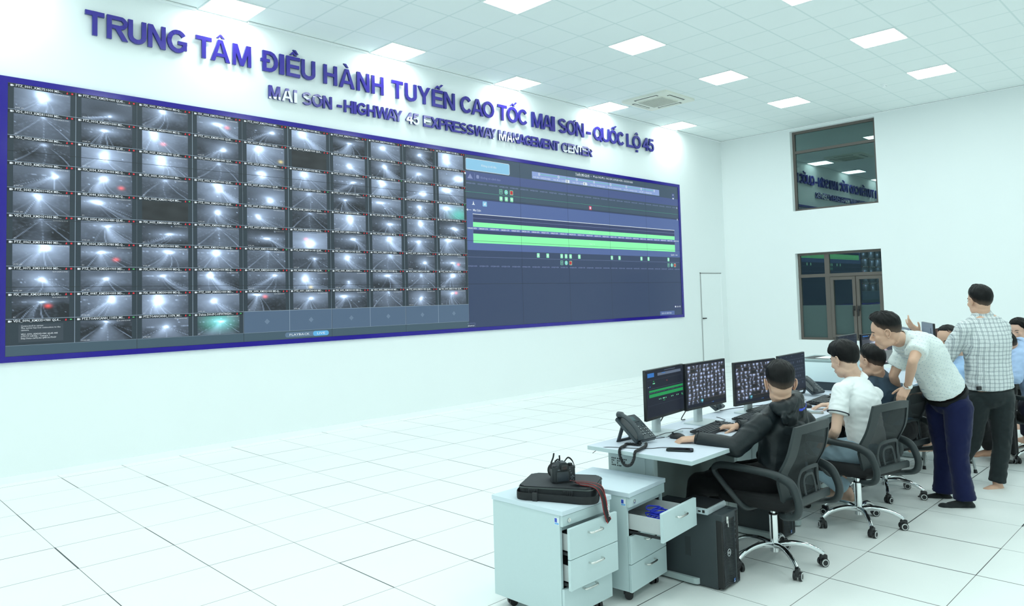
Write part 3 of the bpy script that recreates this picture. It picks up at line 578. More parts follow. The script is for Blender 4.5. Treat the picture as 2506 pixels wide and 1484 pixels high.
def icon(x, z, k):
    h = .038
    if k == 'g': RR(x-h*.9, x+h*.9, z-h, z+h, .01, mint, 5); R(x-.015, x+.018, z-.012, z+.014, wht, 6)
    elif k == 's': RR(x-h*.9, x+h*.9, z-h, z+h, .008, mint, 5); R(x-.028, x+.028, z-.032, z+.032, nvy, 6); R(x-.02, x+.02, z+.008, z+.016, mint, 7); R(x-.02, x+.02, z-.012, z-.004, mint, 7)
    elif k == 'c': RR(x-h, x+h, z-h, z+h, .034, mint, 5); RR(x-.026, x+.026, z-.026, z+.026, .024, cyn, 6); R(x-.012, x+.012, z-.01, z+.01, wht, 7)
    elif k == 'r': RR(x-h, x+h, z-h, z+h, .008, mint, 5); R(x-.031, x+.031, z-.031, z+.031, red, 6)
    elif k == 'p': RR(x-.036, x+.036, z-.036, z+.036, .008, pink, 5); RR(x-.018, x+.018, z-.018, z+.02, .008, wht, 6)
    elif k == 'b': RR(x-.046, x+.046, z-.04, z+.04, .008, btn, 5); R(x-.02, x+.005, z-.02, z+.01, wht, 6); R(x+.01, x+.02, z-.02, z+.025, wht, 6)
for x, z, k in ((6.934, 3.419, 's'), (7.055, 3.418, 'c'), (7.178, 3.419, 'r'), (6.934, 3.301, 'g'), (7.055, 3.302, 'g'), (7.18, 3.303, 'g'), (6.568, 3.189, 'b'), (9.235, 3.304, 'p'), (8.391, 2.273, 's'), (8.511, 2.273, 'c'), (8.629, 2.273, 'r'), (11.76, 2.274, 's'), (11.88, 2.275, 'c'), (11.995, 2.274, 'r')): icon(x, z, k)
for x in (7.788, 8.027, 8.392, 8.511, 8.632, 8.876, 9.837, 10.078, 10.8, 11.041, 11.761): icon(x, 2.391, 'g')
quad(bm, [(6.29, -.0236, 3.16), (6.36, -.0236, 3.16), (6.34, -.0236, 3.175), (6.325, -.0236, 3.225), (6.31, -.0236, 3.175)], wht)
for z in (3.50, 3.25): RR(12.145, 12.165, z-.02, z+.02, .009, wht, 5)
TX('QL45', 11.86, 2.475, .045, wht, .11, .01); R(11.99, 12.09, 2.487, 2.493, wht, 5); quad(bm, [(12.08, -.0236, 2.475), (12.11, -.0236, 2.49), (12.08, -.0236, 2.505)], wht)
RR(11.387, 11.917, 1.236, 1.32, .01, lmid, 4); TX('Lịch sử cảnh báo', 11.44, 1.265, .045, wht, .36)
RR(11.90, 12.19, 1.358, 1.446, .01, nvy, 4); TX('Liên hệ', 12.0, 1.388, .045, wht, .15); RR(11.94, 11.98, 1.385, 1.42, .015, wht, 5)
TX('elcom.ai', 6.15, 1.25, .038, wht, .13); R(6.14, 6.302, 1.297, 1.30, gry, 4); R(6.30, 6.303, 1.235, 1.30, gry, 4)
TX('Empty: 1.41', 9.18, 2.835, .025, wht, .15); TX('Empty: 1.41', 9.18, 2.625, .025, wht, .15)
obj('map_display', bm, MM, vw, fix=False)
bm = bmesh.new()
for c in range(0, 11):
    x = SX+c*SW; h = .0022; quad(bm, [(x-h, -.0272, SZ), (x+h, -.0272, SZ), (x+h, -.0272, ZT), (x-h, -.0272, ZT)])
for r in range(0, 5):
    z = SZ+r*SH; h = .0022; quad(bm, [(SX, -.0272, z-h), (SX+10*SW, -.0272, z-h), (SX+10*SW, -.0272, z+h), (SX, -.0272, z+h)])
obj('panel_seams', bm, mat('seam_black', (.02, .024, .028), .5), vw, fix=False)
# ------------------------------------------------------------------ desks
DT = .75; DZ = .025
dtop = mat('desk_laminate', srgb(206, 214, 226), .45, var=.02, vscale=30); dedge = mat('desk_edge', srgb(188, 204, 206), .5)
dmet = mat('desk_metal', srgb(176, 190, 190), .45, var=.02); dmod = mat('modesty_panel', srgb(120, 132, 130), .55); hole = mat('hole_black', (.01, .01, .01), .8)
DA = math.radians(1.5); DO = Vector((2.225, -6.352, 0))
def dpt(a, b, z=0): return DO + Vector((math.cos(DA)*a-math.sin(DA)*b, math.sin(DA)*a+math.cos(DA)*b, z))
def make_desk(lab, a, first):
    t = thing('office_desk', lab, 'desk', dpt(a, 0), DA, 'row of grey desks')
    L_, D_ = 1.398, .73
    bm = bmesh.new(); box(bm, 0, L_, 0, D_, DT-DZ, DT, 0, bev=.002)
    for f in bm.faces:
        if abs(f.normal.z) < .5: f.material_index = 1
    obj('tabletop', bm, [dtop, dedge], t)
    for sx in ((.17, L_-.21)):
        bm = bmesh.new(); x = sx
        box(bm, x, x+.045, .36, .70, .05, DT-DZ-.03, bev=.006); box(bm, x-.004, x, .42, .68, .10, .68)
        box(bm, x-.01, x+.055, .10, .72, DT-DZ-.035, DT-DZ, bev=.012)
        lg = obj('leg', bm, dmet, t)
        bm = bmesh.new(); pr = rrect(-.035, .035, -.30, .34, .03, 4)
        prism(bm, [(a_+x+.02, b_+.38) for a_, b_ in pr], .012, .045); obj('foot', bm, dmet, lg)
        bm = bmesh.new()
        for r_, cs in enumerate(((0, 1, 2, 3.5, 4.5, 5.5, 7, 8, 9), (0, 1, 3.5, 4.5, 7, 8), (0, 3.5, 7), (0, 1, 2, 3.5, 4.5, 5.5))):
            for c_ in cs: y_ = .665-.012*c_; z_ = .655-.014*r_; box(bm, x-.0055, x-.0045, y_-.003, y_+.003, z_-.004, z_+.004)
        obj('vent_holes', bm, hole, lg)
    bm = bmesh.new(); box(bm, .20, L_-.20, .50, .515, .22, DT-DZ); obj('modesty_panel', bm, dmod, t)
    bm = bmesh.new(); box(bm, .18, L_-.18, .60, .69, .62, .66); obj('cable_tray', bm, dmet, t)
    return t
make_desk('grey desk nearest the camera, with telephone, two monitors and a smartphone on it', 0, True)
make_desk('second grey desk from the camera, behind the man in the black jacket', 1.4, False)
make_desk('third grey desk from the camera, carrying the printer', 2.8, False)
make_desk('farthest grey desk of the row, hidden behind the leaning man', 4.2, False)
# ------------------------------------------------------------------ drawer pedestals
pmat = mat('pedestal_laminate', srgb(196, 214, 216), .45, var=.015, vscale=40); ptop = mat('pedestal_top', srgb(206, 220, 228), .42, var=.015); chrome = mat('chrome', (.8, .82, .83), .08, metal=1, var=.01)
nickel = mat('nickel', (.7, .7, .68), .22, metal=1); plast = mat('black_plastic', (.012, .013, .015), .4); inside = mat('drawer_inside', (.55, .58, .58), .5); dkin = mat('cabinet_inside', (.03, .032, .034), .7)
stick1 = emis('sticker_blue', srgb(60, 90, 190), 0); stick1 = mat('sticker_blue_print', srgb(50, 80, 190), .4); stick2 = mat('sticker_white', (.8, .85, .88), .4); stick3 = mat('sticker_light_blue', srgb(120, 180, 230), .4)
def caster(bm, x, y, r=.025, mi=0, rot=0):
    M = Matrix.Translation((x, y, 0)) @ Matrix.Rotation(rot, 4, 'Z')
    for s in (-1, 1): tube(bm, [M @ Vector((s*.006, -.012, r)), M @ Vector((s*.022, -.012, r))], r, 18, mi)
    box(bm, -.012, .012, -.022, .018, r, r*2+.012, mi, bev=.004, M=M)
def make_pedestal(lab, loc, rz, opens):
    W_, D_, H_ = .40, .50, .60
    t = thing('drawer_pedestal', lab, 'drawer cabinet', (*loc, 0), rz, 'mobile drawer pedestals')
    bm = bmesh.new()
    box(bm, 0, .016, .018, D_, .065, H_-.025); box(bm, W_-.016, W_, .018, D_, .065, H_-.025); box(bm, .016, W_-.016, D_-.012, D_, .065, H_-.025); box(bm, .016, W_-.016, .018, D_, .065, .082)
    box(bm, .016, W_-.016, .03, .045, .49, H_-.025)
    obj('carcass', bm, pmat, t)
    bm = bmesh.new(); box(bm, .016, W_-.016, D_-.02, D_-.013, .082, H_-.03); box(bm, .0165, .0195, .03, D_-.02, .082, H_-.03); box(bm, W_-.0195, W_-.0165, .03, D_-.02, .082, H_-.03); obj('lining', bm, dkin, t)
    bm = bmesh.new(); box(bm, -.006, W_+.006, -.006, D_+.004, H_-.025, H_, bev=.002); obj('top_board', bm, ptop, t)
    bm = bmesh.new(); box(bm, .002, W_-.002, 0, .017, H_-.080, H_-.028); fp = obj('lock_panel', bm, pmat, t)
    bm = bmesh.new(); tube(bm, [(.05, 0, H_-.055), (.05, -.006, H_-.055)], .011, 20); box(bm, .0485, .0515, -.008, -.005, H_-.061, H_-.049); obj('lock', bm, nickel, fp)
    for (z0, z1), op in zip(((.365, .518), (.212, .362), (.062, .209)), opens):
        bm = bmesh.new(); box(bm, .002, W_-.002, -op, -op+.017, z0, z1, bev=.0015); d = obj('drawer', bm, pmat, t)
        bm = bmesh.new(); zz = z0+.105 if z0 > .1 else z0+.115
        tube(bm, smoothpath([(W_/2-.052, -op, zz), (W_/2-.050, -op-.020, zz), (W_/2-.030, -op-.026, zz), (W_/2+.030, -op-.026, zz), (W_/2+.050, -op-.020, zz), (W_/2+.052, -op, zz)], 4), .0055, 10, r2=.004)
        obj('handle', bm, nickel, d, smooth=True)
        if op > .02:
            bm = bmesh.new(); h = z1-z0-.05
            for a, b_, c, e in ((.03, .036, -op+.017, .38), (W_-.036, W_-.03, -op+.017, .38)): box(bm, a, b_, c, e, z0+.03, z0+.03+h*.8)
            box(bm, .036, W_-.036, -op+.017, .38, z0+.028, z0+.034); box(bm, .036, W_-.036, .37, .38, z0+.03, z0+.03+h*.8)
            bx_ = obj('drawer_box', bm, inside, d)
            bm = bmesh.new(); box(bm, .021, .029, -op+.02, .4, z0+.010, z0+.024); box(bm, W_-.029, W_-.021, -op+.02, .4, z0+.010, z0+.024); obj('slide_rail', bm, plast, d) if False else bm.free()
            for xr in (.021, W_-.029): bm = bmesh.new(); box(bm, xr, xr+.008, -op+.02, .4, z0+.010, z0+.024); obj('slide_rail', bm, plast, d)
    bm = bmesh.new(); box(bm, -.0008, 0, .022, .052, H_-.075, H_-.038, 1); box(bm, -.0014, -.0008, .035, .050, H_-.062, H_-.042, 0); box(bm, -.0014, -.0008, .024, .050, H_-.073, H_-.064, 2); obj('sticker', bm, [stick1, stick2, stick3], t)
    for x, y, rr in ((.06, .07, .5), (W_-.06, .07, -.4), (.06, D_-.06, 1.2), (W_-.06, D_-.06, .9)):
        bm = bmesh.new(); caster(bm, x, y, .024, 0, rr); obj('caster', bm, plast, t, smooth=True)
    return t
ped1 = make_pedestal('drawer pedestal nearest the camera, two upper drawers ajar, laptop bag on top', (1.436, -6.084), math.radians(1.0), (.045, .045, .0))
ped2 = make_pedestal('drawer pedestal with bare top and its top drawer pulled far out', (1.93, -6.135), math.radians(5.5), (.20, .0, .0))
ped3 = make_pedestal('drawer pedestal under the desks, behind the nearest office chair', (4.24, -6.13), math.radians(3), (0, 0, 0))
bm = bmesh.new(); random.seed(3)
for k in range(9):
    c = Vector((.11+.03*random.random(), -.11+.06*random.random(), .485+.006*k)); pts = [c+Vector((.045*math.cos(a+k)*(1+.2*math.sin(3*a)), .04*math.sin(a+k), .004*math.sin(2*a+k))) for a in [q*PI/6 for q in range(12)]]
    tube(bm, smoothpath(pts, 3, True), .004, 6, closed=True, side=Vector((0, 0, 1)), r2=.0015)
lan = obj('lanyards', bm, mat('lanyard_blue', srgb(30, 50, 190), .5), None, smooth=True); lan.parent = None
lan.location = (1.93+.02, -6.135, -.035); tag(lan, 'coiled blue lanyards in the open drawer of the bare-topped pedestal', 'lanyards'); lan.name = 'lanyard_coil'
# ------------------------------------------------------------------ computer towers
tw = mat('tower_black', srgb(52, 60, 64), .5, bump=.05, bscale=400); twd = mat('tower_grille', (.008, .008, .009), .5); twl = mat('logo_silver', (.75, .78, .8), .3, metal=.6)
def make_tower(lab, loc, rz):
    W_, D_, H_ = .205, .46, .425
    t = thing('computer_tower', lab, 'computer', (*loc, 0), rz, 'black computer towers on the floor')
    bm = bmesh.new(); box(bm, 0, W_, .035, D_, .004, H_, bev=.006); obj('case', bm, tw, t)
    bm = bmesh.new(); box(bm, .0, .150, 0, .04, .012, H_-.028, bev=.006); fr_ = obj('front_grille', bm, twd, t)
    bm = bmesh.new()
    for k in range(46):
        z = .02+k*.0080
        if z > H_-.045: break
        pts = [(.006+.138*q/12, -.002-.0012*math.sin(q*.9+k*.25), z+.007*math.sin(q/12*PI*1.6+.3)+.006*math.sin(z*30)) for q in range(13)]
        tube(bm, pts, .0022, 4)
    obj('grille_waves', bm, mat('grille_wave', srgb(58, 64, 68), .4), fr_)
    bm = bmesh.new(); box(bm, .150, .164, -.004, .04, .012, H_, bev=.003); box(bm, 0, .164, -.004, .04, H_-.04, H_, bev=.004); obj('front_bar', bm, tw, t)
    bm = bmesh.new(); box(bm, .166, W_, -.001, .04, .006, H_-.002, bev=.003)
    for k in range(58): box(bm, .170, W_-.005, -.003, -.0008, .02+k*.0068, .0235+k*.0068, 1)
    obj('side_grille', bm, [tw, twd], t)
    bm = bmesh.new()
    for k, h in enumerate((.008, .012, .02, .02, .012, .026)): box(bm, .153, .160, -.0055, -.0035, H_-.075-.03*k, H_-.075-.03*k+h)
    obj('ports', bm, hole, t)
    bm = bmesh.new(); c = Vector((.062, -.0075, .205)); tube(bm, [c+Vector((.019*math.cos(a), 0, .019*math.sin(a))) for a in [k*PI/14 for k in range(28)]], .0016, 6, closed=True, side=Vector((0, 1, 0)))
    add_text(bm, 'DELL', Matrix.Translation((.0475, -.008, .199)) @ XZ, .017, off=.03, wide=.029); obj('badge', bm, twl, t)
    bm = bmesh.new(); box(bm, .110, .132, -.0075, -.006, .024, .046, 0); box(bm, .112, .120, -.008, -.007, .036, .044, 1); box(bm, .112, .126, -.008, -.007, .027, .031, 2); obj('processor_sticker', bm, [mat('sticker_deep_blue', srgb(16, 50, 120), .4), stick3, stick2], t)
    bm = bmesh.new(); box(bm, -.0012, 0, .20, .235, .16, .27); obj('side_latch', bm, mat('tower_latch', srgb(40, 46, 50), .5), t)
    bm = bmesh.new(); box(bm, .045, .065, -.010, -.004, H_-.055, H_-.015, bev=.003); box(bm, .050, .056, -.014, -.010, H_-.075, H_-.035, bev=.002); obj('key', bm, nickel, t)
    for x in (.03, W_-.03):
        for y in (.06, D_-.06): bm = bmesh.new(); box(bm, x-.012, x+.012, y-.02, y+.02, 0, .006); obj('foot', bm, plast, t)
    return t
make_tower('black computer tower nearest the camera, silver video splitter lying on top', (2.412, -6.415), math.radians(4))
make_tower('black computer tower behind the nearest office chair', (3.44, -6.28), math.radians(4))
# silver splitter on the near tower
sil = mat('silver_plastic', srgb(190, 200, 204), .35, metal=.3)
t = thing('video_splitter', 'flat silver box with a row of sockets lying on the near computer tower', 'electronics', (2.36, -6.36, .425), math.radians(4))
bm = bmesh.new(); prism(bm, [(0, 0), (.235, 0), (.235, .20), (0, .26)], 0, .034); bmesh.ops.bevel(bm, geom=bm.edges[:], offset=.006, segments=2, affect='EDGES'); obj('case', bm, sil, t, smooth=True)
bm = bmesh.new(); prism(bm, [(.012, .012), (.223, .012), (.223, .19), (.012, .245)], .034, .0365); obj('black_lid', bm, plast, t)
bm = bmesh.new()
for k in range(6): box(bm, -.003, .003, .045+.026*k, .060+.026*k, .013, .021)
box(bm, -.003, .003, .02, .034, .011, .026); obj('sockets', bm, hole, t)
# small things on the floor
bm = bmesh.new(); tube(bm, [(0, 0, .006), (.012, .02, .006)], .006, 10); o = obj('rubber_plug', bm, plast); o.location = (1.98, -6.30, 0); tag(o, 'tiny black rubber plug lying on the floor beside the pedestals', 'plug')
# ------------------------------------------------------------------ laptop bag and camera on the near pedestal
bag = mat('black_nylon', srgb(34, 38, 42), .6, bump=.15, bscale=900, var=.1); web = mat('black_webbing', srgb(22, 24, 27), .7, bump=.2, bscale=700); seam = mat('bag_piping', srgb(60, 70, 68), .5)
t = thing('laptop_bag', 'black nylon laptop bag lying flat on the nearest drawer pedestal', 'bag', (1.455, -5.755, .60), math.radians(-62))
# local: x runs along the long side toward the camera right, y away
bl, bd, bh = .405, .30, .072
bm = bmesh.new(); prism(bm, rrect(0, bl, 0, bd, .035, 6), .004, bh); bmesh.ops.bevel(bm, geom=[e for e in bm.edges], offset=.010, segments=3, affect='EDGES')
for v in bm.verts:
    q = noise.noise(Vector((v.co.x*9, v.co.y*9, 2)))*.006; v.co.z += q if v.co.z > .04 else 0; v.co += Vector((noise.noise(v.co*14)*.004, noise.noise(v.co*14+Vector((5, 0, 0)))*.004, 0))
obj('body', bm, bag, t, smooth=True)
bm = bmesh.new(); tube(bm, [(a, b_, bh-.010) for a, b_ in rrect(-.001, bl+.001, -.001, bd+.001, .035, 6)], .0035, 6, closed=True, side=Vector((0, 0, 1))); obj('piping', bm, seam, t, smooth=True)
for x in (.085, .275):
    bm = bmesh.new(); box(bm, x-.028, x+.028, -.006, .002, .014, .062, bev=.002)
    for k in range(5): box(bm, x-.021+.0095*k, x-.016+.0095*k, -.010, -.005, .020, .056, bev=.001)
    obj('ribbed_patch', bm, bag, t)
bm = bmesh.new(); P_ = smoothpath([(-.008, .18, .03), (-.012, .02, .024), (.03, -.022, .022), (.12, -.020, .020), (.25, -.030, .020), (.36, -.040, .020), (.425, -.015, .022), (.43, .06, .026), (.415, .12, .04)], 5)
tube(bm, P_, .020, 8, side=Vector((0, 0, 1)), r2=.002); obj('shoulder_strap', bm, web, t, smooth=True)
bm = bmesh.new(); box(bm, .085, .115, -.030, -.018, -.002, .045, bev=.004); obj('strap_buckle', bm, plast, t)
bm = bmesh.new(); tube(bm, [(.42+.014*math.cos(a), .10, .052+.014*math.sin(a)) for a in [k*PI/8 for k in range(16)]], .002, 6, closed=True, side=Vector((0, 1, 0))); obj('strap_ring', bm, nickel, t, smooth=True)
camb = mat('camera_body', srgb(36, 42, 46), .42, bump=.1, bscale=500); cams = mat('camera_screen', srgb(46, 54, 62), .25); lensm = mat('lens_rubber', srgb(24, 27, 30), .5)
# camera: local -y is its rear, which faces the photographer
cz_ = .6745
t = thing('digital_camera', 'black digital SLR camera resting on the laptop bag, rear toward the viewer', 'camera', (1.665, -5.895, cz_), math.radians(-30))
bm = bmesh.new(); prism(bm, rrect(-.066, .066, -.025, .035, .018, 5), 0, .082); bmesh.ops.bevel(bm, geom=bm.edges[:], offset=.004, segments=2, affect='EDGES')
box(bm, .035, .066, .02, .055, .0, .078, bev=.012)
obj('body', bm, camb, t, smooth=True)
bm = bmesh.new(); prism(bm, [(-.034, 0), (.034, 0), (.022, .030), (-.022, .030)], -.045, .03, M=Matrix.Translation((-.004, 0, .076)) @ XZ); bmesh.ops.bevel(bm, geom=bm.edges[:], offset=.006, segments=2, affect='EDGES'); obj('viewfinder_hump', bm, camb, t, smooth=True)
bm = bmesh.new(); box(bm, -.022, .016, -.040, -.024, .068, .094, 0, bev=.005); box(bm, -.013, .007, -.0415, -.039, .074, .088, 1); obj('eyecup', bm, [plast, mat('viewfinder_glass', (.03, .01, .012), .1)], t)
bm = bmesh.new(); box(bm, -.046, .024, -.032, -.024, .006, .062, 0, bev=.003); box(bm, -.041, .019, -.0335, -.0315, .010, .058, 1); obj('rear_screen', bm, [camb, cams], t)
bm = bmesh.new()
for x, z in ((.032, .062), (.038, .05), (.045, .035), (.037, .028), (.045, .026), (.053, .03), (.04, .018), (.05, .014), (.032, .01), (-.035, .069), (-.028, .069), (.03, .075)):
    tube(bm, [(x, -.025, z), (x, -.0285, z)], .0035, 8)
obj('buttons', bm, mat('camera_button', srgb(96, 104, 110), .3), t)
bm = bmesh.new(); tube(bm, [(-.012, .03, .04), (-.012, .05, .04), (-.012, .052, .04), (-.012, .10, .04), (-.012, .101, .04), (-.012, .115, .04)], [.036, .036, .039, .039, .042, .042], 28); obj('lens', bm, lensm, t, smooth=True)
bm = bmesh.new(); tube(bm, [(.045, .01, .08), (.045, .01, .094)], .013, 16); tube(bm, [(-.048, .005, .08), (-.048, .005, .086)], .011, 16); obj('top_dials', bm, plast, t, smooth=True)
bm = bmesh.new()
tube(bm, smoothpath([(-.068, .0, .074), (-.06, .02, .10), (-.045, .03, .125), (-.040, .03, .15)], 4), .0045, 6, side=Vector((1, 0, 0)), r2=.0012)
tube(bm, smoothpath([(-.040, .02, .105), (-.02, .02, .118), (-.012, .018, .11), (-.015, .01, .14)], 4), .0045, 6, side=Vector((1, 0, 0)), r2=.0012)
tube(bm, smoothpath([(.02, .03, .10), (.045, .04, .118), (.066, .03, .10), (.070, .0, .07)], 4), .0045, 6, side=Vector((0, 0, 1)), r2=.0012)
obj('strap_ends', bm, web, t, smooth=True)
# neck strap: a loop that runs over the bag and hangs over the pedestal edge
st_red = mat('strap_red', srgb(170, 40, 40), .6)
def ribbon(bm, pts, w, n, mi=0, th=.0012, off=0, ww=None):
    P_ = smoothpath(pts, 6); N_ = smoothpath(n, 6)
    rings = []
    for i, p in enumerate(P_):
        t_ = (P_[min(i+1, len(P_)-1)]-P_[max(i-1, 0)]).normalized(); s_ = N_[i]-t_*N_[i].dot(t_); s_.normalize(); b_ = t_.cross(s_)
        c = p+s_*off; h = (ww or w)/2
        rings.append([bm.verts.new(c+s_*h+b_*th), bm.verts.new(c-s_*h+b_*th), bm.verts.new(c-s_*h-b_*th), bm.verts.new(c+s_*h-b_*th)])
    for A, B in zip(rings, rings[1:]):
        for k in range(4): vface(bm, [A[k], A[(k+1) % 4], B[(k+1) % 4], B[k]], mi)
    vface(bm, rings[0][::-1], mi); vface(bm, rings[-1], mi)
Lc = lambda x, y, z: Matrix.Rotation(math.radians(30), 3, 'Z') @ (Vector((x, y, z))-Vector((1.665, -5.895, cz_)))
tz = bag and .6+bh
A_ = [Lc(1.625, -6.00, .70), Lc(1.66, -5.99, .688), Lc(1.70, -6.03, .684), Lc(1.72, -6.10, .672), Lc(1.722, -6.125, .62), Lc(1.735, -6.128, .55), Lc(1.75, -6.13, .49)]
B_ = [Lc(1.63, -6.01, .695), Lc(1.65, -6.03, .684), Lc(1.675, -6.08, .680), Lc(1.69, -6.12, .665), Lc(1.70, -6.14, .62), Lc(1.715, -6.142, .55), Lc(1.748, -6.138, .49)]
nA = [Lc(1.665, -5.895, cz_)+Matrix.Rotation(math.radians(30), 3, 'Z') @ Vector(q) for q in ((0, 1, 0), (.5, 1, 0), (1, .5, 0), (1, 0, 0), (1, 0, 0), (1, 0, .2), (1, 0, .4))]
for nm, pts in (('neck_strap', A_), ('neck_strap', B_)):
    bm = bmesh.new(); ribbon(bm, pts, .034, nA, 0); ribbon(bm, pts, .034, nA, 1, th=.0018, off=.0155, ww=.003); ribbon(bm, pts, .034, nA, 1, th=.0018, off=-.0155, ww=.003)
    o = obj(nm, bm, [web, st_red], t, smooth=True)
bm = bmesh.new(); add_text(bm, 'Canon', Matrix.Translation(Lc(1.724, -6.1455, .585)) @ (Matrix.Rotation(math.radians(30), 4, 'Z')) @ XZ @ Matrix.Rotation(math.radians(-80), 4, 'Z'), .026, off=.02); obj('strap_lettering', bm, mat('print_white', (.85, .87, .88), .5), t)
# ------------------------------------------------------------------ monitors
mb = mat('monitor_black', (.012, .014, .016), .35); ms = mat('monitor_silver', srgb(196, 206, 208), .35, metal=.25)
SC = [emis('screen_'+n, srgb(*c), 1, .06) for n, c in (('dark', (31, 37, 50)), ('green', (36, 150, 84)), ('blue', (54, 116, 190)), ('white', (200, 212, 220)), ('grey', (96, 110, 130)), ('mint', (120, 220, 170)), ('red', (190, 70, 70)), ('pale', (235, 225, 235)), ('teal', (60, 110, 110)))]
sd, sg, sb, sw_, sy, sm_, sr, sp_, st_ = range(9)
def screen_content(bm, kind, w_, h_, z0, y):
    def R2(a, b_, c, d, mi, ly=1): yy = y-.0004*ly; quad(bm, [(-w_/2+a*w_, yy, z0+h_*(1-d)), (-w_/2+b_*w_, yy, z0+h_*(1-d)), (-w_/2+b_*w_, yy, z0+h_*(1-c)), (-w_/2+a*w_, yy, z0+h_*(1-c))], mi)
    R2(0, 1, 0, 1, sd, 0)
    if kind == 'map':
        R2(.03, .20, .05, .14, sb); R2(.29, .93, .07, .13, sy); R2(.40, .5, .075, .09, sb, 2); R2(.47, .77, .025, .035, sy)
        R2(.06, .98, .385, .388, sy); R2(.06, .98, .42, .465, sg); R2(.06, .98, .505, .575, sg); R2(.04, .99, .475, .49, sb if False else sd)
        for k in range(22): R2(.05+.043*k, .08+.043*k, .477, .487, sy)
        for x in (.31, .35, .41, .43, .45, .49, .64, .68, .79, .83, .94): R2(x, x+.016, .63, .655, sm_)
        for x in (.16, .18, .20): R2(x, x+.016, .27, .295, sm_); 
        R2(.17, .20, .225, .245, sg); R2(.53, .545, .26, .28, sr); R2(.08, .1, .33, .35, sb); R2(.04, .06, .34, .35, sw_); R2(.42, .47, .68, .695, sg); R2(.94, .98, .66, .675, sg)
        for k in range(30): R2(.03+.032*k, .045+.032*k, .20, .203, sy); R2(.03+.032*k, .045+.032*k, .745, .748, sy)
    elif kind == 'grid':
        R2(.64, .67, .955, .968, sb); R2(.61, .635, .957, .966, sy)
    elif kind == 'list':
        for k in range(3): R2(.06+.2*k, .10+.2*k, .03, .04, sy)
        R2(.06, .17, .075, .09, sb); R2(.06, .1, .11, .12, sw_); R2(.06, .1, .15, .16, sy); R2(.88, .96, .045, .055, sy)
        for r_ in range(4):
            for c_ in range(9): R2(.22+.085*c_, .29+.085*c_, .13+.2*r_, .134+.2*r_, sr if c_ % 3 == 0 and False else sy)
            for c_ in range(8):
                if (r_+c_) % 5 != 4:
                    for q in range(3): R2(.26+.085*c_, .31+.085*c_, .20+.2*r_+.02*q, .206+.2*r_+.02*q, sy)
    elif kind == 'night':
        R2(.03, .2, .03, .06, sb); R2(.22, .24, .03, .05, sw_); R2(.02, .10, .09, .10, sy); R2(.0, 1, .13, .135, sy)
        for k in range(9): R2(.04+.045*k, .068+.045*k, .30-.004*k, .335-.004*k, sw_, 3)
def paint_grid(kind, w_, h_, z0, y, rows=10, cols=10, seed=0):
    bm = bmesh.new(); lay = bm.verts.layers.float_color.new('Col'); nx, nz = (100, 90) if kind == 'grid' else (40, 36); G = []
    rnd = random.Random(seed); cp = {(r_, c_): (rnd.uniform(.3, .7), rnd.uniform(.0, .5), rnd.uniform(.12, .35), rnd.uniform(-.4, .4), rnd.random()) for r_ in range(rows) for c_ in range(cols)}
    for j in range(nz+1):
        row = []
        for i in range(nx+1):
            u, v = i/nx, j/nz
            if kind == 'grid':
                uu, vv = min(.9999, u)*cols, min(.9999, v)*rows; c_, r_ = int(uu), int(vv); a, b_ = uu-c_, vv-r_
                gx, gy, gs, sl, on = cp[(r_, c_)]
                e = .012
                if .07 < a < .93 and b_ > .16 and on > .06 and not (r_ == rows-1 and c_ > 3):
                    d = math.hypot((a-gx)*1.2, b_-gy); e = .03+.75*math.exp(-(d/(gs*1.05))**2)+(.26*(1-b_) + .10 if b_ > gy and abs(a-gx-sl*(b_-gy)) < .05+.16*(b_-gy) else 0)
                col = (e*.70, e*.85, e*1.25)
                if b_ < .1 and a > .1 and a < .9: col = (.10, .08, .08)
                if r_ == rows-1 and c_ == 3: col = (col[0]*.4, col[1]*1.2, col[2]*1.1)
            else:
                e = 1.3*math.exp(-(math.hypot(u-.55, (v-.1)*.8)/.16)**2)+.06
                col = (e*.8, e*.9, e*1.2)
                cx = .35+.55*v; q = abs(u-cx)/(.06+.28*v)
                if v > .28 and q < 1: pk = .75*(1-q*.5); col = (pk, pk*.82, pk*.92)
                if v > .5 and u > .5+.3*v: col = (.18, .22, .22)
            q = bm.verts.new((-w_/2+w_*u, y, z0+h_*(1-v))); q[lay] = (*col, 1); row.append(q)
        G.append(row)
    for j in range(nz):
        for i in range(nx): vface(bm, [G[j][i], G[j+1][i], G[j+1][i+1], G[j][i+1]])
    return bm
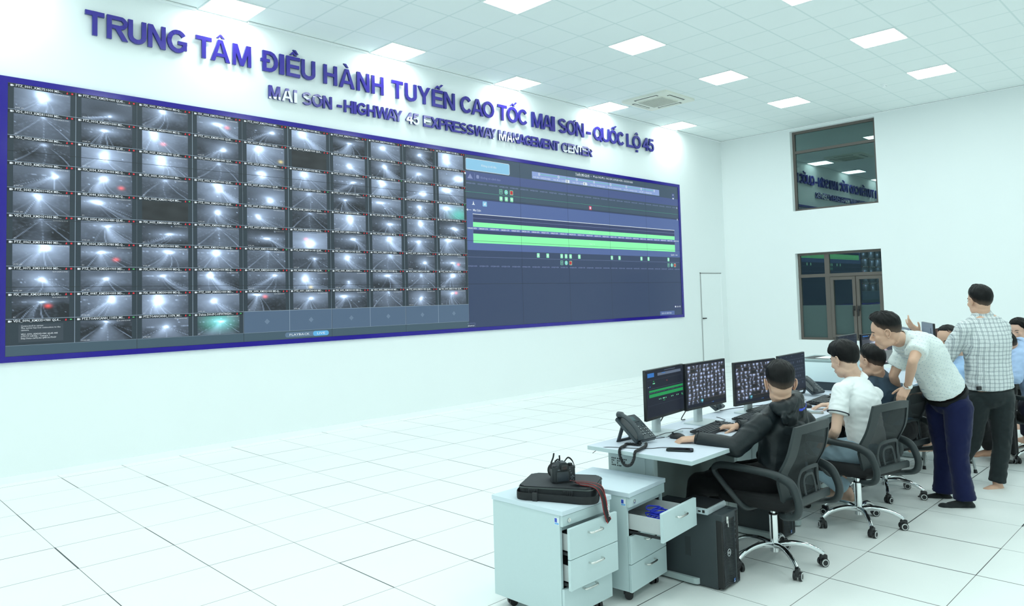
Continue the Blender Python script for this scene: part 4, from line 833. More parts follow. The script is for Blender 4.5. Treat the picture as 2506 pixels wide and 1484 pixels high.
def make_monitor(lab, cx, cy, rz, zb, kind, w_=.54, h_=.325, stand=True, zdesk=DT, seed=0, back=False):
    """cx, cy: centre of the screen face; zb: bottom of the screen housing; faces local -y"""
    t = thing('monitor', lab, 'monitor', (cx, cy, zdesk), rz, 'desktop monitors')
    z0 = zb-zdesk
    bm = bmesh.new(); box(bm, -w_/2, w_/2, 0, .022, z0, z0+h_, 0, bev=.003); box(bm, -w_*.32, w_*.32, .022, .028 if back else .05, z0+.04, z0+h_-.05, 1, bev=.002 if back else .012)
    for f in bm.faces:
        if f.calc_center_median().y > .0215: f.material_index = 1
    obj('housing', bm, [mb, mat('monitor_back_grey', srgb(120, 130, 146), .5) if back else ms], t)
    sw2, sh, sz = w_-.014, h_-.026, z0+.018
    bm = bmesh.new(); screen_content(bm, kind, sw2, sh, sz, -.0006); o = obj('screen', bm, SC, t, fix=False)
    if kind == 'grid': obj('camera_mosaic', paint_grid('grid', sw2*.97, sh*.90, sz+sh*.07, -.0016, seed=seed), vcol, o, fix=False)
    if kind == 'night': obj('camera_mosaic', paint_grid('night', sw2*.99, sh*.84, sz+sh*.01, -.0014, seed=seed), vcol, o, fix=False)
    if stand:
        bm = bmesh.new(); prism(bm, rrect(-.036, .036, .060, .100, .012, 4), .008, z0+.18); box(bm, -.03, .03, .045, .07, z0+.10, z0+.2, bev=.004); obj('stand_column', bm, ms, t, smooth=True)
        bm = bmesh.new(); prism(bm, rrect(-.125, .125, -.055, .125, .006, 2), 0, .009); obj('stand_base', bm, ms, t)
    return t
make_monitor('monitor nearest the camera, green bars of a road map on a dark screen', 2.825, -5.800, math.radians(6.4), .868, 'map')
make_monitor('monitor joined to the green-bar monitor, showing a mosaic of camera views', 3.335, -5.805, math.radians(0), .868, 'grid', seed=5)
make_monitor('camera-mosaic monitor partly hidden by the head of the man in the black jacket', 3.955, -5.865, math.radians(-7), .828, 'grid', seed=9)
make_monitor('dark list-screen monitor just right of the head of the man in black', 4.70, -5.815, math.radians(2), .822, 'list')
make_monitor('dark list-screen monitor behind the man in the white polo shirt', 6.04, -5.77, math.radians(3), .91, 'list')
make_monitor('monitor with a bright night road picture, in front of the leaning man', 6.56, -5.86, math.radians(-12), .90, 'night')
# ------------------------------------------------------------------ printer and small things at the third desk
pw = mat('printer_white', srgb(214, 232, 236), .45, var=.01); pd = mat('printer_dark', srgb(44, 56, 66), .5)
pc = dpt(3.42, .50, 0)
t = thing('printer', 'white laser printer standing on the third desk beside the list-screen monitor', 'printer', (5.55, -5.60, DT), DA)
bm = bmesh.new(); box(bm, -.03, .46, -.33, .12, .0, .075, bev=.006); obj('paper_tray', bm, pd, t)
bm = bmesh.new(); box(bm, -.05, .48, -.35, .14, .075, .262, bev=.012)
obj('housing', bm, pw, t, smooth=True)
bm = bmesh.new(); prism(bm, rrect(-.05, .48, -.35, .14, .02, 4), .262, .280); obj('top_cover', bm, mat('printer_grey', srgb(150, 170, 172), .5), t)
bm = bmesh.new(); prism(bm, [(.02, .0), (.40, .0), (.36, .10), (.06, .10)], .2795, .2815); prism(bm, [(.02, -.16), (.42, -.16), (.42, 0), (.02, 0)], .2795, .281); obj('output_well', bm, plast, t)
bm = bmesh.new(); box(bm, .08, .36, -.20, -.02, .282, .2845); obj('paper_sheet', bm, mat('paper', (.85, .88, .88), .6), t)
# telephones
ph = mat('phone_grey', srgb(50, 60, 66), .45, bump=.05, bscale=600); phk = mat('phone_key', srgb(70, 80, 84), .4); phw = mat('phone_print', (.7, .75, .75), .5); phl = emis('phone_lcd', srgb(84, 128, 122), 1); plcd = mat('phone_lcd_dark', srgb(70, 96, 100), .25)
def coil(bm, pts, r=.0075, w_=.0028, turns=9):
    P_ = smoothpath(pts, 10); out = []; n = len(P_)
    Ls = [0]
    for a, b_ in zip(P_, P_[1:]): Ls.append(Ls[-1]+(b_-a).length)
    pa = None; m_ = int(Ls[-1]/.0011)
    for k in range(m_):
        s = Ls[-1]*k/m_; i = max(j for j in range(n-1) if Ls[j] <= s); f = (s-Ls[i])/max(1e-9, Ls[i+1]-Ls[i]); p = P_[i].lerp(P_[i+1], f)
        a, b_ = frame_of(P_[i+1]-P_[i], pa); pa = a; th = s/.0052*2*PI
        out.append(p+a*r*math.cos(th)+b_*r*math.sin(th))
    tube(bm, out, w_, 5)
def make_phone(lab, loc, rz, lit=False, handset=True, cord=None):
    t = thing('desk_telephone', lab, 'telephone', (*loc, DT), rz, 'black desk telephones')
    T_ = math.radians(38); M = Matrix.Translation((0, 0, .012)) @ Matrix.Rotation(T_, 4, 'X')
    bm = bmesh.new(); prism(bm, [(-.095, 0), (.095, 0), (.095, .17), (.082, .21), (-.095, .21)], 0, .026, M=M); bmesh.ops.bevel(bm, geom=bm.edges[:], offset=.004, segments=2, affect='EDGES'); obj('body', bm, ph, t, smooth=True)
    bm = bmesh.new()
    for s in (-1, 1): box(bm, s*.055-.014, s*.055+.014, -.006, .006, -.14, .0, bev=.003, M=Matrix.Translation((0, .125, .122)) @ Matrix.Rotation(math.radians(22), 4, 'X'))
    box(bm, -.069, .069, -.005, .005, -.13, -.115, bev=.002, M=Matrix.Translation((0, .125, .122)) @ Matrix.Rotation(math.radians(22), 4, 'X')); obj('stand', bm, ph, t)
    bm = bmesh.new(); box(bm, -.020, .066, .143, .195, .026, .029, 0, bev=.001, M=M); box(bm, -.008, .040, .155, .188, .029, .0300, 1, M=M); obj('display', bm, [ph, phl if lit else plcd], t)
    bm = bmesh.new()
    for r_ in range(4):
        for c_ in range(3): box(bm, -.022+.017*c_, -.011+.017*c_, .100-.021*r_, .110-.021*r_, .026, .0295, 0, M=M); box(bm, -.019+.017*c_, -.014+.017*c_, .103-.021*r_, .107-.021*r_, .0295, .0299, 1, M=M)
    for r_ in range(4):
        for c_ in range(2): box(bm, .046+.017*c_, .057+.017*c_, .078-.020*r_, .086-.020*r_, .026, .0295, 0, M=M); box(bm, .049+.017*c_, .054+.017*c_, .080-.020*r_, .084-.020*r_, .0295, .0299, 1, M=M)
    for c_ in range(4): box(bm, -.018+.015*c_, -.007+.015*c_, .128, .134, .026, .0285, 0, M=M)
    box(bm, .052, .066, .098, .112, .026, .031, 0, bev=.003, M=M); box(bm, .046, .060, .170, .176, .026, .0285, 1, M=M); box(bm, .046, .060, .155, .161, .026, .0285, 1, M=M); obj('keypad', bm, [phk, phw], t)
    if handset:
        bm = bmesh.new(); pts = [M @ Vector(p) for p in ((-.068, -.005, .038), (-.068, .02, .052), (-.068, .06, .066), (-.068, .11, .070), (-.068, .16, .064), (-.068, .20, .050), (-.068, .222, .034))]
        tube(bm, smoothpath(pts, 4), [.022]*5+[.019]*15+[.023]*5, 12, r2=[.020]*5+[.012]*15+[.020]*5, side=Vector((1, 0, 0))); hs = obj('handset', bm, ph, t, smooth=True)
    if cord:
        bm = bmesh.new(); coil(bm, cord); obj('coiled_cord', bm, plast, t, smooth=True)
    return t
make_phone('black desk telephone at the near end of the first desk, cord hanging over the edge', (2.46, -5.88), math.radians(-4), cord=[(-.068, .0, .03), (-.075, -.02, .012), (-.10, .06, .008), (-.16, .03, .01), (-.235, .0, .01), (-.256, -.01, -.015), (-.262, -.03, -.055), (-.264, -.06, -.078), (-.262, -.10, -.068), (-.262, -.125, -.03), (-.255, -.13, .008), (-.20, -.115, .012), (-.10, -.08, .012), (-.03, -.03, .012)])
make_phone('black desk telephone behind the camera-mosaic monitor', (3.86, -5.60), math.radians(10))
make_phone('black desk telephone with lit green display beside the printer', (5.13, -5.84), math.radians(-8), lit=True)
# keyboards
kb = mat('keyboard_black', srgb(30, 33, 36), .45); kk = mat('key_black', srgb(44, 48, 52), .5); kp = mat('key_print', (.45, .48, .5), .5)
kproto = None
def make_keyboard(lab, loc, rz):
    global kproto
    if kproto: return dup(kproto, (*loc, DT), rz, lab)
    t = thing('keyboard', lab, 'keyboard', (*loc, DT), rz, 'black computer keyboards')
    bm = bmesh.new(); prism(bm, rrect(-.22, .22, -.065, .07, .008, 3), .004, .016); bmesh.ops.bevel(bm, geom=bm.edges[:], offset=.002, segments=1, affect='EDGES')
    for v in bm.verts: v.co.z += (v.co.y+.065)*.06
    obj('body', bm, kb, t)
    bm = bmesh.new(); nK = 0
    for r_ in range(6):
        y = .052-.0205*r_
        for x0_, n_ in ((-.212, 15), (.082, 3), (.142, 4)):
            for c_ in range(n_):
                if x0_ == .082 and r_ in (3, 5 if False else 3): continue
                x = x0_+.0187*c_
                wid = .016
                if r_ == 5 and x0_ < 0 and 4 <= c_ <= 9:
                    if c_ != 4: continue
                    wid = .105
                z = .017+(y+.065)*.06
                box(bm, x, x+wid, y-.017, y, z-.002, z+.007, 0)
                quad(bm, [(x+.003, y-.009, z+.0073), (x+.008, y-.009, z+.0073), (x+.008, y-.003, z+.0073), (x+.003, y-.003, z+.0073)], 1)
    obj('keys', bm, [kk, kp], t)
    kproto = t
    return t
make_keyboard('black keyboard in front of the nearest monitor, under the jacket sleeve', (3.12, -5.965), math.radians(8))
make_keyboard('black keyboard before the second monitor, beyond the right hand', (3.73, -5.94), math.radians(6))
make_keyboard('black keyboard farthest up the second desk, half behind the black jacket', (4.12, -5.86), math.radians(2))
make_keyboard('black keyboard under the hand of the man in the white polo', (4.80, -6.02), math.radians(6))
def make_mouse(lab, loc, rz):
    t = thing('computer_mouse', lab, 'mouse', (*loc, DT), rz, 'black computer mice')
    bm = bmesh.new(); vs = ell(bm, (0, 0, .010), .031, .055, .026, sub=3)
    for v in bm.verts: v.co.z = max(v.co.z, .002)
    obj('shell', bm, plast, t, smooth='all')
    bm = bmesh.new(); tube(bm, [(-.003, .03, .031), (.003, .03, .031)], .007, 12); obj('scroll_wheel', bm, kk, t)
make_mouse('black mouse under the right hand of the man in the black jacket', (3.275, -5.925), math.radians(-20))
make_mouse('black mouse beside the left hand of the man in the black jacket', (2.735, -5.935), math.radians(10))
make_mouse('black mouse on the second desk beyond the jacket hood', (4.42, -6.03), math.radians(15))
# smartphones
def make_mobile(lab, loc, rz, edge):
    t = thing('smartphone', lab, 'phone', (*loc, DT), rz, 'smartphones lying on the desks')
    bm = bmesh.new(); prism(bm, rrect(-.038, .038, -.078, .078, .013, 5), 0, .011); bmesh.ops.bevel(bm, geom=bm.edges[:], offset=.003, segments=2, affect='EDGES'); obj('case', bm, edge, t, smooth=True)
    bm = bmesh.new(); prism(bm, rrect(-.034, .034, -.074, .074, .010, 5), .0108, .0116); obj('glass_screen', bm, mat('phone_glass', (.012, .010, .012), .04, coat=.6), t)
make_mobile('smartphone in a black case at the near end of the first desk', (2.425, -6.15), math.radians(28), mat('phone_case_dark', srgb(30, 42, 42), .5))
make_mobile('bronze-edged smartphone lying beside the telephone with the lit display', (5.235, -5.98), math.radians(24), mat('bronze_edge', srgb(120, 100, 80), .4))
make_mobile('pale smartphone lying near the front edge of the second desk', (4.20, -6.185), math.radians(20), mat('pale_edge', srgb(170, 170, 160), .4))
t = thing('drinking_glass', 'clear drinking glass standing on the third desk before the printer', 'glass', (5.30, -6.02, DT))
bm = bmesh.new(); tube(bm, [(0, 0, 0), (0, 0, .004), (0, 0, .09)], [.028, .029, .036], 24, cap=True); obj('tumbler', bm, mat('clear_glass', (.9, .95, .95), .02, trans=1), t, smooth=True)
bm = bmesh.new(); box(bm, -.03, .03, -.02, .02, 0, .022, bev=.003); o = obj('power_adapter', bm, mat('adapter_beige', srgb(170, 182, 170), .5)); o.location = (4.98, -6.0, DT); tag(o, 'small beige adapter block beside the list-screen monitor', 'adapter')
# loose cables on the desks, each its own thing
cab = mat('cable_black', (.012, .012, .014), .45)
def cable(name, lab, pts, r=.0022, m_=None):
    bm = bmesh.new(); tube(bm, smoothpath(pts, 8), r, 6); o = obj(name, bm, m_ or cab, None, smooth=True); tag(o, lab, 'cable'); return o
z = DT+.003
cable('monitor_cable', 'thick black cable looping behind the stand of the nearest monitor', [(2.95, -5.72, .93), (2.965, -5.68, .84), (2.93, -5.66, .78), (2.84, -5.72, .762), (2.74, -5.70, .756), (2.66, -5.66, .756), (2.56, -5.70, z+.002)], .004)
cable('keyboard_cable', 'thin black cable from the nearest keyboard round the monitor base', [(3.02, -5.88, z+.012), (2.98, -5.84, z+.016), (2.93, -5.83, z+.016), (2.82, -5.84, z+.014), (2.76, -5.82, z+.012), (2.66, -5.80, z), (2.60, -5.78, z)])
cable('mouse_cable', 'thin black cable curving in front of the nearest monitor stand', [(2.75, -5.875, z+.01), (2.72, -5.86, z), (2.66, -5.84, z), (2.60, -5.80, z), (2.64, -5.74, z), (2.58, -5.68, z)])
cable('monitor_cable', 'black cables hanging behind the stand of the second monitor', [(3.33, -5.69, .93), (3.31, -5.65, .84), (3.28, -5.62, .77), (3.36, -5.60, z+.002)], .0035)
cable('mouse_cable', 'thin black cable running from the right-hand mouse past the second monitor', [(3.26, -5.875, z+.01), (3.34, -5.85, z), (3.47, -5.86, z+.006), (3.55, -5.80, z), (3.60, -5.72, z)])
cable('network_cable', 'black network cable crossing the desk beneath the third monitor', [(3.86, -5.60, z+.004), (3.98, -5.66, z+.012), (4.08, -5.70, z+.014), (4.25, -5.72, z+.006), (4.36, -5.78, z+.01), (4.42, -5.80, z)], .003)
cable('keyboard_cable', 'thin black cable from the keyboard under the polo man hand', [(4.74, -5.96, z+.012), (4.82, -5.92, z+.006), (4.93, -5.90, z), (5.02, -5.93, z), (5.08, -5.90, z+.004)])
cable('charging_cable', 'thin black charging cable beside the near telephone with a white plug', [(2.235, -5.64, .70), (2.22, -5.70, .735), (2.232, -5.76, z), (2.30, -5.90, z), (2.36, -5.985, z), (2.42, -6.02, z), (2.45, -6.06, z)], .002)
cable('power_cable', 'white power cable looped on the floor beyond the third chair', [(6.35, -5.9, .55), (6.45, -6.1, .35), (6.5, -6.25, .12), (6.4, -6.3, .008), (6.2, -6.2, .008), (6.0, -6.0, .008)], .005, mat('cable_white', (.8, .82, .8), .4))
# ------------------------------------------------------------------ office chairs
cf = mat('chair_plastic', srgb(44, 52, 54), .5, bump=.06, bscale=500); cs_ = mat('chair_seat_fabric', srgb(20, 22, 24), .85, bump=.25, bscale=700, var=.1)
mesh_m = bpy.data.materials.new('chair_mesh'); mesh_m.use_nodes = True; g = NG(mesh_m); nt = mesh_m.node_tree; b = nt.nodes['Principled BSDF']; b.inputs['Base Color'].default_value = (*srgb(34, 40, 42), 1); b.inputs['Roughness'].default_value = .8
tc = g.n('ShaderNodeTexCoord'); sx = g.n('ShaderNodeSeparateXYZ'); g.l(tc.outputs['Object'], sx.inputs[0])
hx_ = g.m('GREATER_THAN', g.m('SINE', g.m('MULTIPLY', sx.outputs[0], 1900)), .35); hz_ = g.m('GREATER_THAN', g.m('SINE', g.m('MULTIPLY', sx.outputs[2], 1900)), .35)
hh = g.m('MULTIPLY', g.m('MULTIPLY', hx_, hz_), .85); trn = g.n('ShaderNodeBsdfTransparent'); mxs = g.n('ShaderNodeMixShader'); g.l(hh, mxs.inputs[0]); g.l(b.outputs[0], mxs.inputs[1]); g.l(trn.outputs[0], mxs.inputs[2]); g.l(mxs.outputs[0], nt.nodes['Material Output'].inputs[0])
cast_r = mat('caster_ring', (.75, .78, .77), .35)
def back_pt(u, v):
    """u -1..1 across, v 0..1 up: the curved back shell, local chair frame (user faces +y)"""
    z = .455+.435*v; wid = .215+.020*math.sin(v*PI)-.012*v
    lum = .045*math.exp(-((v-.30)/.22)**2)
    y = -.235-.085*v+lum+.045*u*u*(-1)*-1*.9
    return Vector((u*wid, y, z))
def make_chair(lab, loc, rz, base_rot=0):
    t = thing('office_chair', lab, 'chair', (*loc, 0), rz, 'mesh-back office chairs with chrome bases')
    bm = bmesh.new()
    tube(bm, [(0, 0, .075), (0, 0, .30)], .025, 20, 0); tube(bm, [(0, 0, .30), (0, 0, .305)], .028, 20, 1); tube(bm, [(0, 0, .30), (0, 0, .39)], .014, 16, 0)
    obj('gas_lift', bm, [chrome, plast], t, smooth=True)
    for k in range(5):
        a = base_rot+k*2*PI/5; d = Vector((math.cos(a), math.sin(a), 0)); bm = bmesh.new()
        pts = smoothpath([d*.02+V(0, 0, .115), d*.09+V(0, 0, .128), d*.17+V(0, 0, .122), d*.235+V(0, 0, .100), d*.28+V(0, 0, .072)], 4)
        n = len(pts); tube(bm, pts, [.020-.006*i/(n-1) for i in range(n)], 10, side=Vector((0, 0, 1)), r2=[.017-.004*i/(n-1) for i in range(n)]); lg = obj('base_leg', bm, chrome, t, smooth=True)
        bm = bmesh.new(); r_ = .026; M = Matrix.Translation(d*.285) @ Matrix.Rotation(a+.7+k*1.1, 4, 'Z')
        for s in (-1, 1):
            tube(bm, [M @ V(s*.008, -.008, r_), M @ V(s*.024, -.008, r_)], r_, 20, 0)
            tube(bm, [M @ V(s*.024, -.008, r_), M @ V(s*.0262, -.008, r_)], [r_*.82, r_*.80], 20, 1); tube(bm, [M @ V(s*.0262, -.008, r_), M @ V(s*.0268, -.008, r_)], r_*.62, 20, 0)
        box(bm, -.012, .012, -.028, .018, r_*.9, r_*2+.016, 0, bev=.006, M=M); obj('caster', bm, [plast, cast_r], lg, smooth=True)
    bm = bmesh.new(); box(bm, -.12, .12, -.14, .14, .365, .39, bev=.01); box(bm, .10, .21, .02, .04, .37, .38, bev=.003); tube(bm, [(0, .06, .33), (0, .06, .37)], .03, 16); obj('tilt_mechanism', bm, plast, t)
    bm = bmesh.new(); pr = rrect(-.245, .245, -.23, .265, .09, 8)
    for z_, s in ((.43, .90), (.435, .97), (.455, 1.0), (.485, .99), (.50, .95), (.507, .86)): pass
    rings = []
    for z_, s in ((.428, .86), (.433, .95), (.450, 1.0), (.482, 1.0), (.500, .95), (.508, .84)):
        rings.append([bm.verts.new((x*s, y*s, z_-.018*max(0, (y-.14)/.1)**2*.5 - (0.012 if z_ > .49 and abs(x) < .12 and abs(y) < .12 else 0)-.042)) for x, y in pr])
    for A, B in zip(rings, rings[1:]):
        for k in range(len(A)): vface(bm, [A[k], A[(k+1) % len(A)], B[(k+1) % len(A)], B[k]])
    vface(bm, rings[0][::-1]); vface(bm, rings[-1]); obj('seat', bm, cs_, t, smooth='all')
    # back: frame border + mesh inside
    bm = bmesh.new(); N1, N2 = 12, 16; G = [[bm.verts.new(back_pt(-.92+1.84*i/N1, .03+.93*j/N2)) for i in range(N1+1)] for j in range(N2+1)]
    for j in range(N2):
        for i in range(N1): vface(bm, [G[j][i], G[j][i+1], G[j+1][i+1], G[j+1][i]])
    obj('back_mesh', bm, mesh_m, t, smooth='all')
    bm = bmesh.new(); c = []
    for k in range(13): c.append(back_pt(-1, k/12))
    for k in range(1, 9): c.append(back_pt(-1+2*k/8, 1)+V(0, 0, -.004+.012*math.sin(PI*k/8)))
    for k in range(1, 13): c.append(back_pt(1, 1-k/12))
    for k in range(1, 8): c.append(back_pt(1-2*k/8, 0))
    tube(bm, smoothpath(c, 2, True), .024, 8, closed=True, side=Vector((0, 1, 0)).lerp(Vector((0, 1, 0)), 1), r2=.024)
    # flatten the border front to back
    for v in bm.verts: pass
    bmesh.ops.transform(bm, matrix=Matrix.Identity(4), verts=bm.verts); bm.free()
    bm = bmesh.new(); inner = lambda u, v: back_pt(u, v)
    def strip(pa, pb, th=.009):
        R_ = []
        for p, q in zip(pa, pb):
            off = Vector((0, th, 0)); R_.append([bm.verts.new(p+off), bm.verts.new(q+off), bm.verts.new(q-off), bm.verts.new(p-off)])
        n = len(R_)
        for i in range(n):
            A, B = R_[i], R_[(i+1) % n]
            for k in range(4): vface(bm, [A[k], A[(k+1) % 4], B[(k+1) % 4], B[k]])
    def loop(s, v0, v1):
        out = []
        for k in range(12): out.append(back_pt(-s, v0+(v1-v0)*k/12))
        for k in range(10): out.append(back_pt(-s+2*s*k/10, v1)+V(0, 0, .02*math.sin(PI*k/10) if s > .9 else .01*math.sin(PI*k/10)))
        for k in range(12): out.append(back_pt(s, v1+(v0-v1)*k/12))
        for k in range(10): out.append(back_pt(s-2*s*k/10, v0))
        return out
    strip(loop(1.04, -.02, 1.0), loop(.78, .07, .90)); obj('back_frame', bm, cf, t, smooth=True)
    # lumbar bracket: two nested rounded loops behind the mesh
    for s, zt, zb_, th_ in ((.115, .630, .455, .012), (.062, .585, .465, .010)):
        bm = bmesh.new(); c = []
        for a, b_ in ((-s, zb_), (-s*1.05, (zt+zb_)/2), (-s*.9, zt-.02), (-s*.5, zt), (s*.5, zt), (s*.9, zt-.02), (s*1.05, (zt+zb_)/2), (s, zb_)):
            v_ = (b_-.455)/.435; c.append(Vector((a, back_pt(0, v_).y-.028+.12*a*a*4, b_)))
        tube(bm, smoothpath(c, 4), .005, 8, side=Vector((0, 1, 0)), r2=th_); obj('lumbar_loop', bm, cf, t, smooth=True)
    bm = bmesh.new(); box(bm, -.205, .205, -.275, -.245, .425, .475, bev=.012); obj('lower_crossbar', bm, cf, t, smooth=True)
    for s in (-1, 1):
        bm = bmesh.new(); x = s*.262
        c = [(s*.15, .03, .375), (x*.93, .05, .385), (x, .11, .445), (x*1.02, .20, .535), (x*1.02, .235, .580), (x*1.02, .21, .612), (x*1.02, .13, .622), (x, -.04, .618), (x*.98, -.16, .610), (x*.97, -.25, .58), (x*.97, -.29, .52), (x*.97, -.305, .45), (x*.96, -.28, .395), (x*.9, -.20, .372), (s*.15, -.14, .372)]
        P_ = smoothpath(c, 5); n = len(P_); wd = []
        for i in range(n):
            f = i/(n-1); wd.append(.017+.011*math.exp(-((f-.64)/.10)**2)+.006*math.exp(-((f-.42)/.12)**2)+.006*math.exp(-((f-.80)/.08)**2))
        tube(bm, P_, .021, 10, side=Vector((1, 0, 0)), r2=wd); obj('armrest', bm, cf, t, smooth=True)
        bm = bmesh.new(); tube(bm, [(s*.283, -.20, .60), (s*.287, -.20, .60)], .006, 10); obj('armrest_screw', bm, plast, t)
    return t
make_chair('office chair under the man in the black jacket, nearest the camera', (3.02, -6.42), math.radians(-3), math.radians(18))
make_chair('office chair under the man in the white polo, greyish worn mesh back', (4.12, -6.52), math.radians(-12), math.radians(12))
make_chair('office chair under the man in the dark grey polo, with a hand on its back', (5.07, -6.38), math.radians(-14), math.radians(0))
make_chair('office chair at the right edge of the picture, under the person in light blue', tuple(at(2552, 1000, 6.95)[:2]), math.radians(-35), math.radians(30))
# folding stool with a blue seat
t = thing('folding_stool', 'folding stool with round blue padded seat and grey tube legs', 'stool', (6.42, -6.48, 0), math.radians(18))
bm = bmesh.new(); tube(bm, [(0, 0, .45), (0, 0, .455), (0, 0, .485), (0, 0, .495)], [.205, .21, .21, .19], 32); obj('seat', bm, mat('blue_vinyl', srgb(30, 50, 190), .35), t, smooth=True)
bm = bmesh.new(); tube(bm, [(0, 0, .435), (0, 0, .452)], .213, 32); obj('seat_rim', bm, ms, t, smooth=True)
tubem = mat('grey_tube', srgb(150, 158, 158), .35, metal=.3)
for sx_, sy_ in ((-1, -1), (-1, 1), (1, -1), (1, 1)):
    bm = bmesh.new(); tube(bm, [(sx_*.10*-1, sy_*.16, .44), (sx_*.20, sy_*.20, .02)], .011, 10); lg = obj('leg', bm, tubem, t, smooth=True)
    bm = bmesh.new(); tube(bm, [(sx_*.198, sy_*.1995, .03), (sx_*.204, sy_*.201, .0)], [.014, .017], 10); obj('rubber_foot', bm, plast, lg)
for sy_ in (-1, 1): bm = bmesh.new(); tube(bm, [(-.13, sy_*.187, .16), (.13, sy_*.187, .16)], .008, 8); obj('brace', bm, tubem, t, smooth=True)
# ------------------------------------------------------------------ people
LFT = Vector((-rt.x, -rt.y, 0)).normalized(); AWY = Vector((fw.x, fw.y, 0)).normalized(); UP = Vector((0, 0, 1))
def skin_mat(name, c):
    m = mat(name, srgb(*c), .52, spec=.35, var=.05, vscale=25, bump=.04, bscale=300)
    b = m.node_tree.nodes['Principled BSDF']; b.inputs['Subsurface Weight'].default_value = .12; b.inputs['Subsurface Radius'].default_value = (.012, .005, .003); b.inputs['Subsurface Scale'].default_value = .6
    return m
skin1 = skin_mat('skin_warm', (214, 174, 150)); skin2 = skin_mat('skin_light', (218, 182, 160)); skin3 = skin_mat('skin_tan', (186, 144, 120)); skin4 = skin_mat('skin_pale', (226, 186, 166))
def hair_mat(name, c, fade=(92, 76, 66)):
    m = bpy.data.materials.new(name); m.use_nodes = True; g = NG(m); nt = m.node_tree; b = nt.nodes['Principled BSDF']
    a = g.n('ShaderNodeAttribute'); a.attribute_name = 'fade'; tc = g.n('ShaderNodeTexCoord'); n = g.n('ShaderNodeTexNoise'); n.inputs['Scale'].default_value = 420; n.inputs['Detail'].default_value = 2
    g.l(tc.outputs['Object'], n.inputs['Vector'])
    k = g.m('MULTIPLY', a.outputs['Fac'], g.m('ADD', n.outputs['Fac'], .45), clamp=True)
    g.l(g.mix(k, srgb(*c), srgb(*fade)), b.inputs['Base Color']); b.inputs['Roughness'].default_value = .5; b.inputs['Specular IOR Level'].default_value = .22
    n2 = g.n('ShaderNodeTexNoise'); n2.inputs['Scale'].default_value = 90; n2.inputs['Detail'].default_value = 5; mp = g.n('ShaderNodeMapping'); mp.inputs['Scale'].default_value = (1, 1, .22); g.l(tc.outputs['Object'], mp.inputs[0]); g.l(mp.outputs[0], n2.inputs['Vector'])
    bp = g.n('ShaderNodeBump'); bp.inputs['Strength'].default_value = .55; bp.inputs['Distance'].default_value = .006; g.l(n2.outputs['Fac'], bp.inputs['Height']); g.l(bp.outputs[0], b.inputs['Normal'])
    return m
hair_k = hair_mat('hair_black', (9, 9, 10)); hair_b = hair_mat('hair_brown', (70, 44, 36)); hair_g = hair_mat('hair_thinning', (18, 17, 18), (190, 150, 130))
eye_w = mat('eye_white', (.75, .72, .70), .2); eye_d = mat('eye_dark', (.01, .008, .007), .1); lip_m = mat('lip', srgb(176, 104, 98), .45); brow_m = mat('brow', srgb(30, 24, 24), .7)
def remesh(bm, voxel, smooth=3, wr=0, wf=9, seed=0, zs=1.0):
    bmesh.ops.recalc_face_normals(bm, faces=bm.faces)
    me = bpy.data.meshes.new('tmp'); bm.to_mesh(me); bm.free(); o = bpy.data.objects.new('tmp', me); C.objects.link(o)
    r = o.modifiers.new('r', 'REMESH'); r.mode = 'VOXEL'; r.voxel_size = voxel; r.use_smooth_shade = True
    s = o.modifiers.new('s', 'SMOOTH'); s.iterations = smooth; s.factor = .5
    dg = bpy.context.evaluated_depsgraph_get(); dg.update()
    m2 = bpy.data.meshes.new_from_object(o.evaluated_get(dg)); out = bmesh.new(); out.from_mesh(m2)
    bpy.data.objects.remove(o); bpy.data.meshes.remove(me); bpy.data.meshes.remove(m2)
    if wr:
        out.normal_update(); off = Vector((seed*3.1, seed*1.7, seed))
        for v in out.verts:
            p = v.co; q = Vector((p.x*wf, p.y*wf, p.z*wf*zs))+off
            a = noise.noise(q+Vector((noise.noise(q*.7)*1.5,)*3)); a2 = noise.noise(q*2.3+off)
            v.co = p+v.normal*(wr*((1-abs(a)*2.4)*.8+a2*.5))
    return out
def limb(bm, pts, rs, seg=14, flat=None, side=None):
    for (a, b_), (ra, rb) in zip(zip(pts, pts[1:]), zip(rs, rs[1:])): tube(bm, [a, a.lerp(b_, .5), b_], [ra, (ra+rb)/2, rb], seg, side=side)
    for p, r in zip(pts, rs): ell(bm, p, r, r, r, sub=3)
def basis(f, u):
    f = f.normalized(); s = f.cross(u).normalized(); u = s.cross(f); return Matrix((s, f, u)).transposed()   # columns: right, forward, up
def add_head(bm, c, B, k=1.0, neck=None, nr=.056, face=True, jaw=1.0):
    L = lambda x, y, z: c+B @ Vector((x*k, y*k, z*k))
    E = lambda x, y, z, a, b_, d: ell(bm, L(x, y, z), a*k, b_*k, d*k, sub=3, M3=B)
    E(0, -.010, .028, .074, .095, .088); E(0, -.030, -.028, .057, .050, .050); E(0, .020, -.028, .060*jaw, .066, .076); E(0, .048, -.088, .034*jaw, .032, .026)
    for s in (-1, 1):
        E(s*.036*jaw, .012, -.068, .024, .045, .030); E(s*.038, .056, -.022, .020, .022, .022)
        E(s*.011, .094, -.034, .009, .010, .008)
        E(s*.030, .070, .004, .015, .010, .009)
    E(0, .072, .022, .046, .016, .011); E(0, .083, -.058, .024, .012, .007); E(0, .080, -.074, .020, .012, .008)
    tube(bm, [L(0, .082, .012), L(0, .100, -.012), L(0, .108, -.027)], [.0075*k, .009*k, .0125*k], 10); E(0, .105, -.028, .011, .011, .009)
    if neck is not None:
        a = L(0, -.022, -.050); tube(bm, [a, a.lerp(neck, .5), neck], [nr*k*.98, nr*k*.95, nr*k*1.08], 20); ell(bm, neck, nr*.98, nr*.98, .03, sub=3); E(0, -.022, -.045, .052, .050, .04)
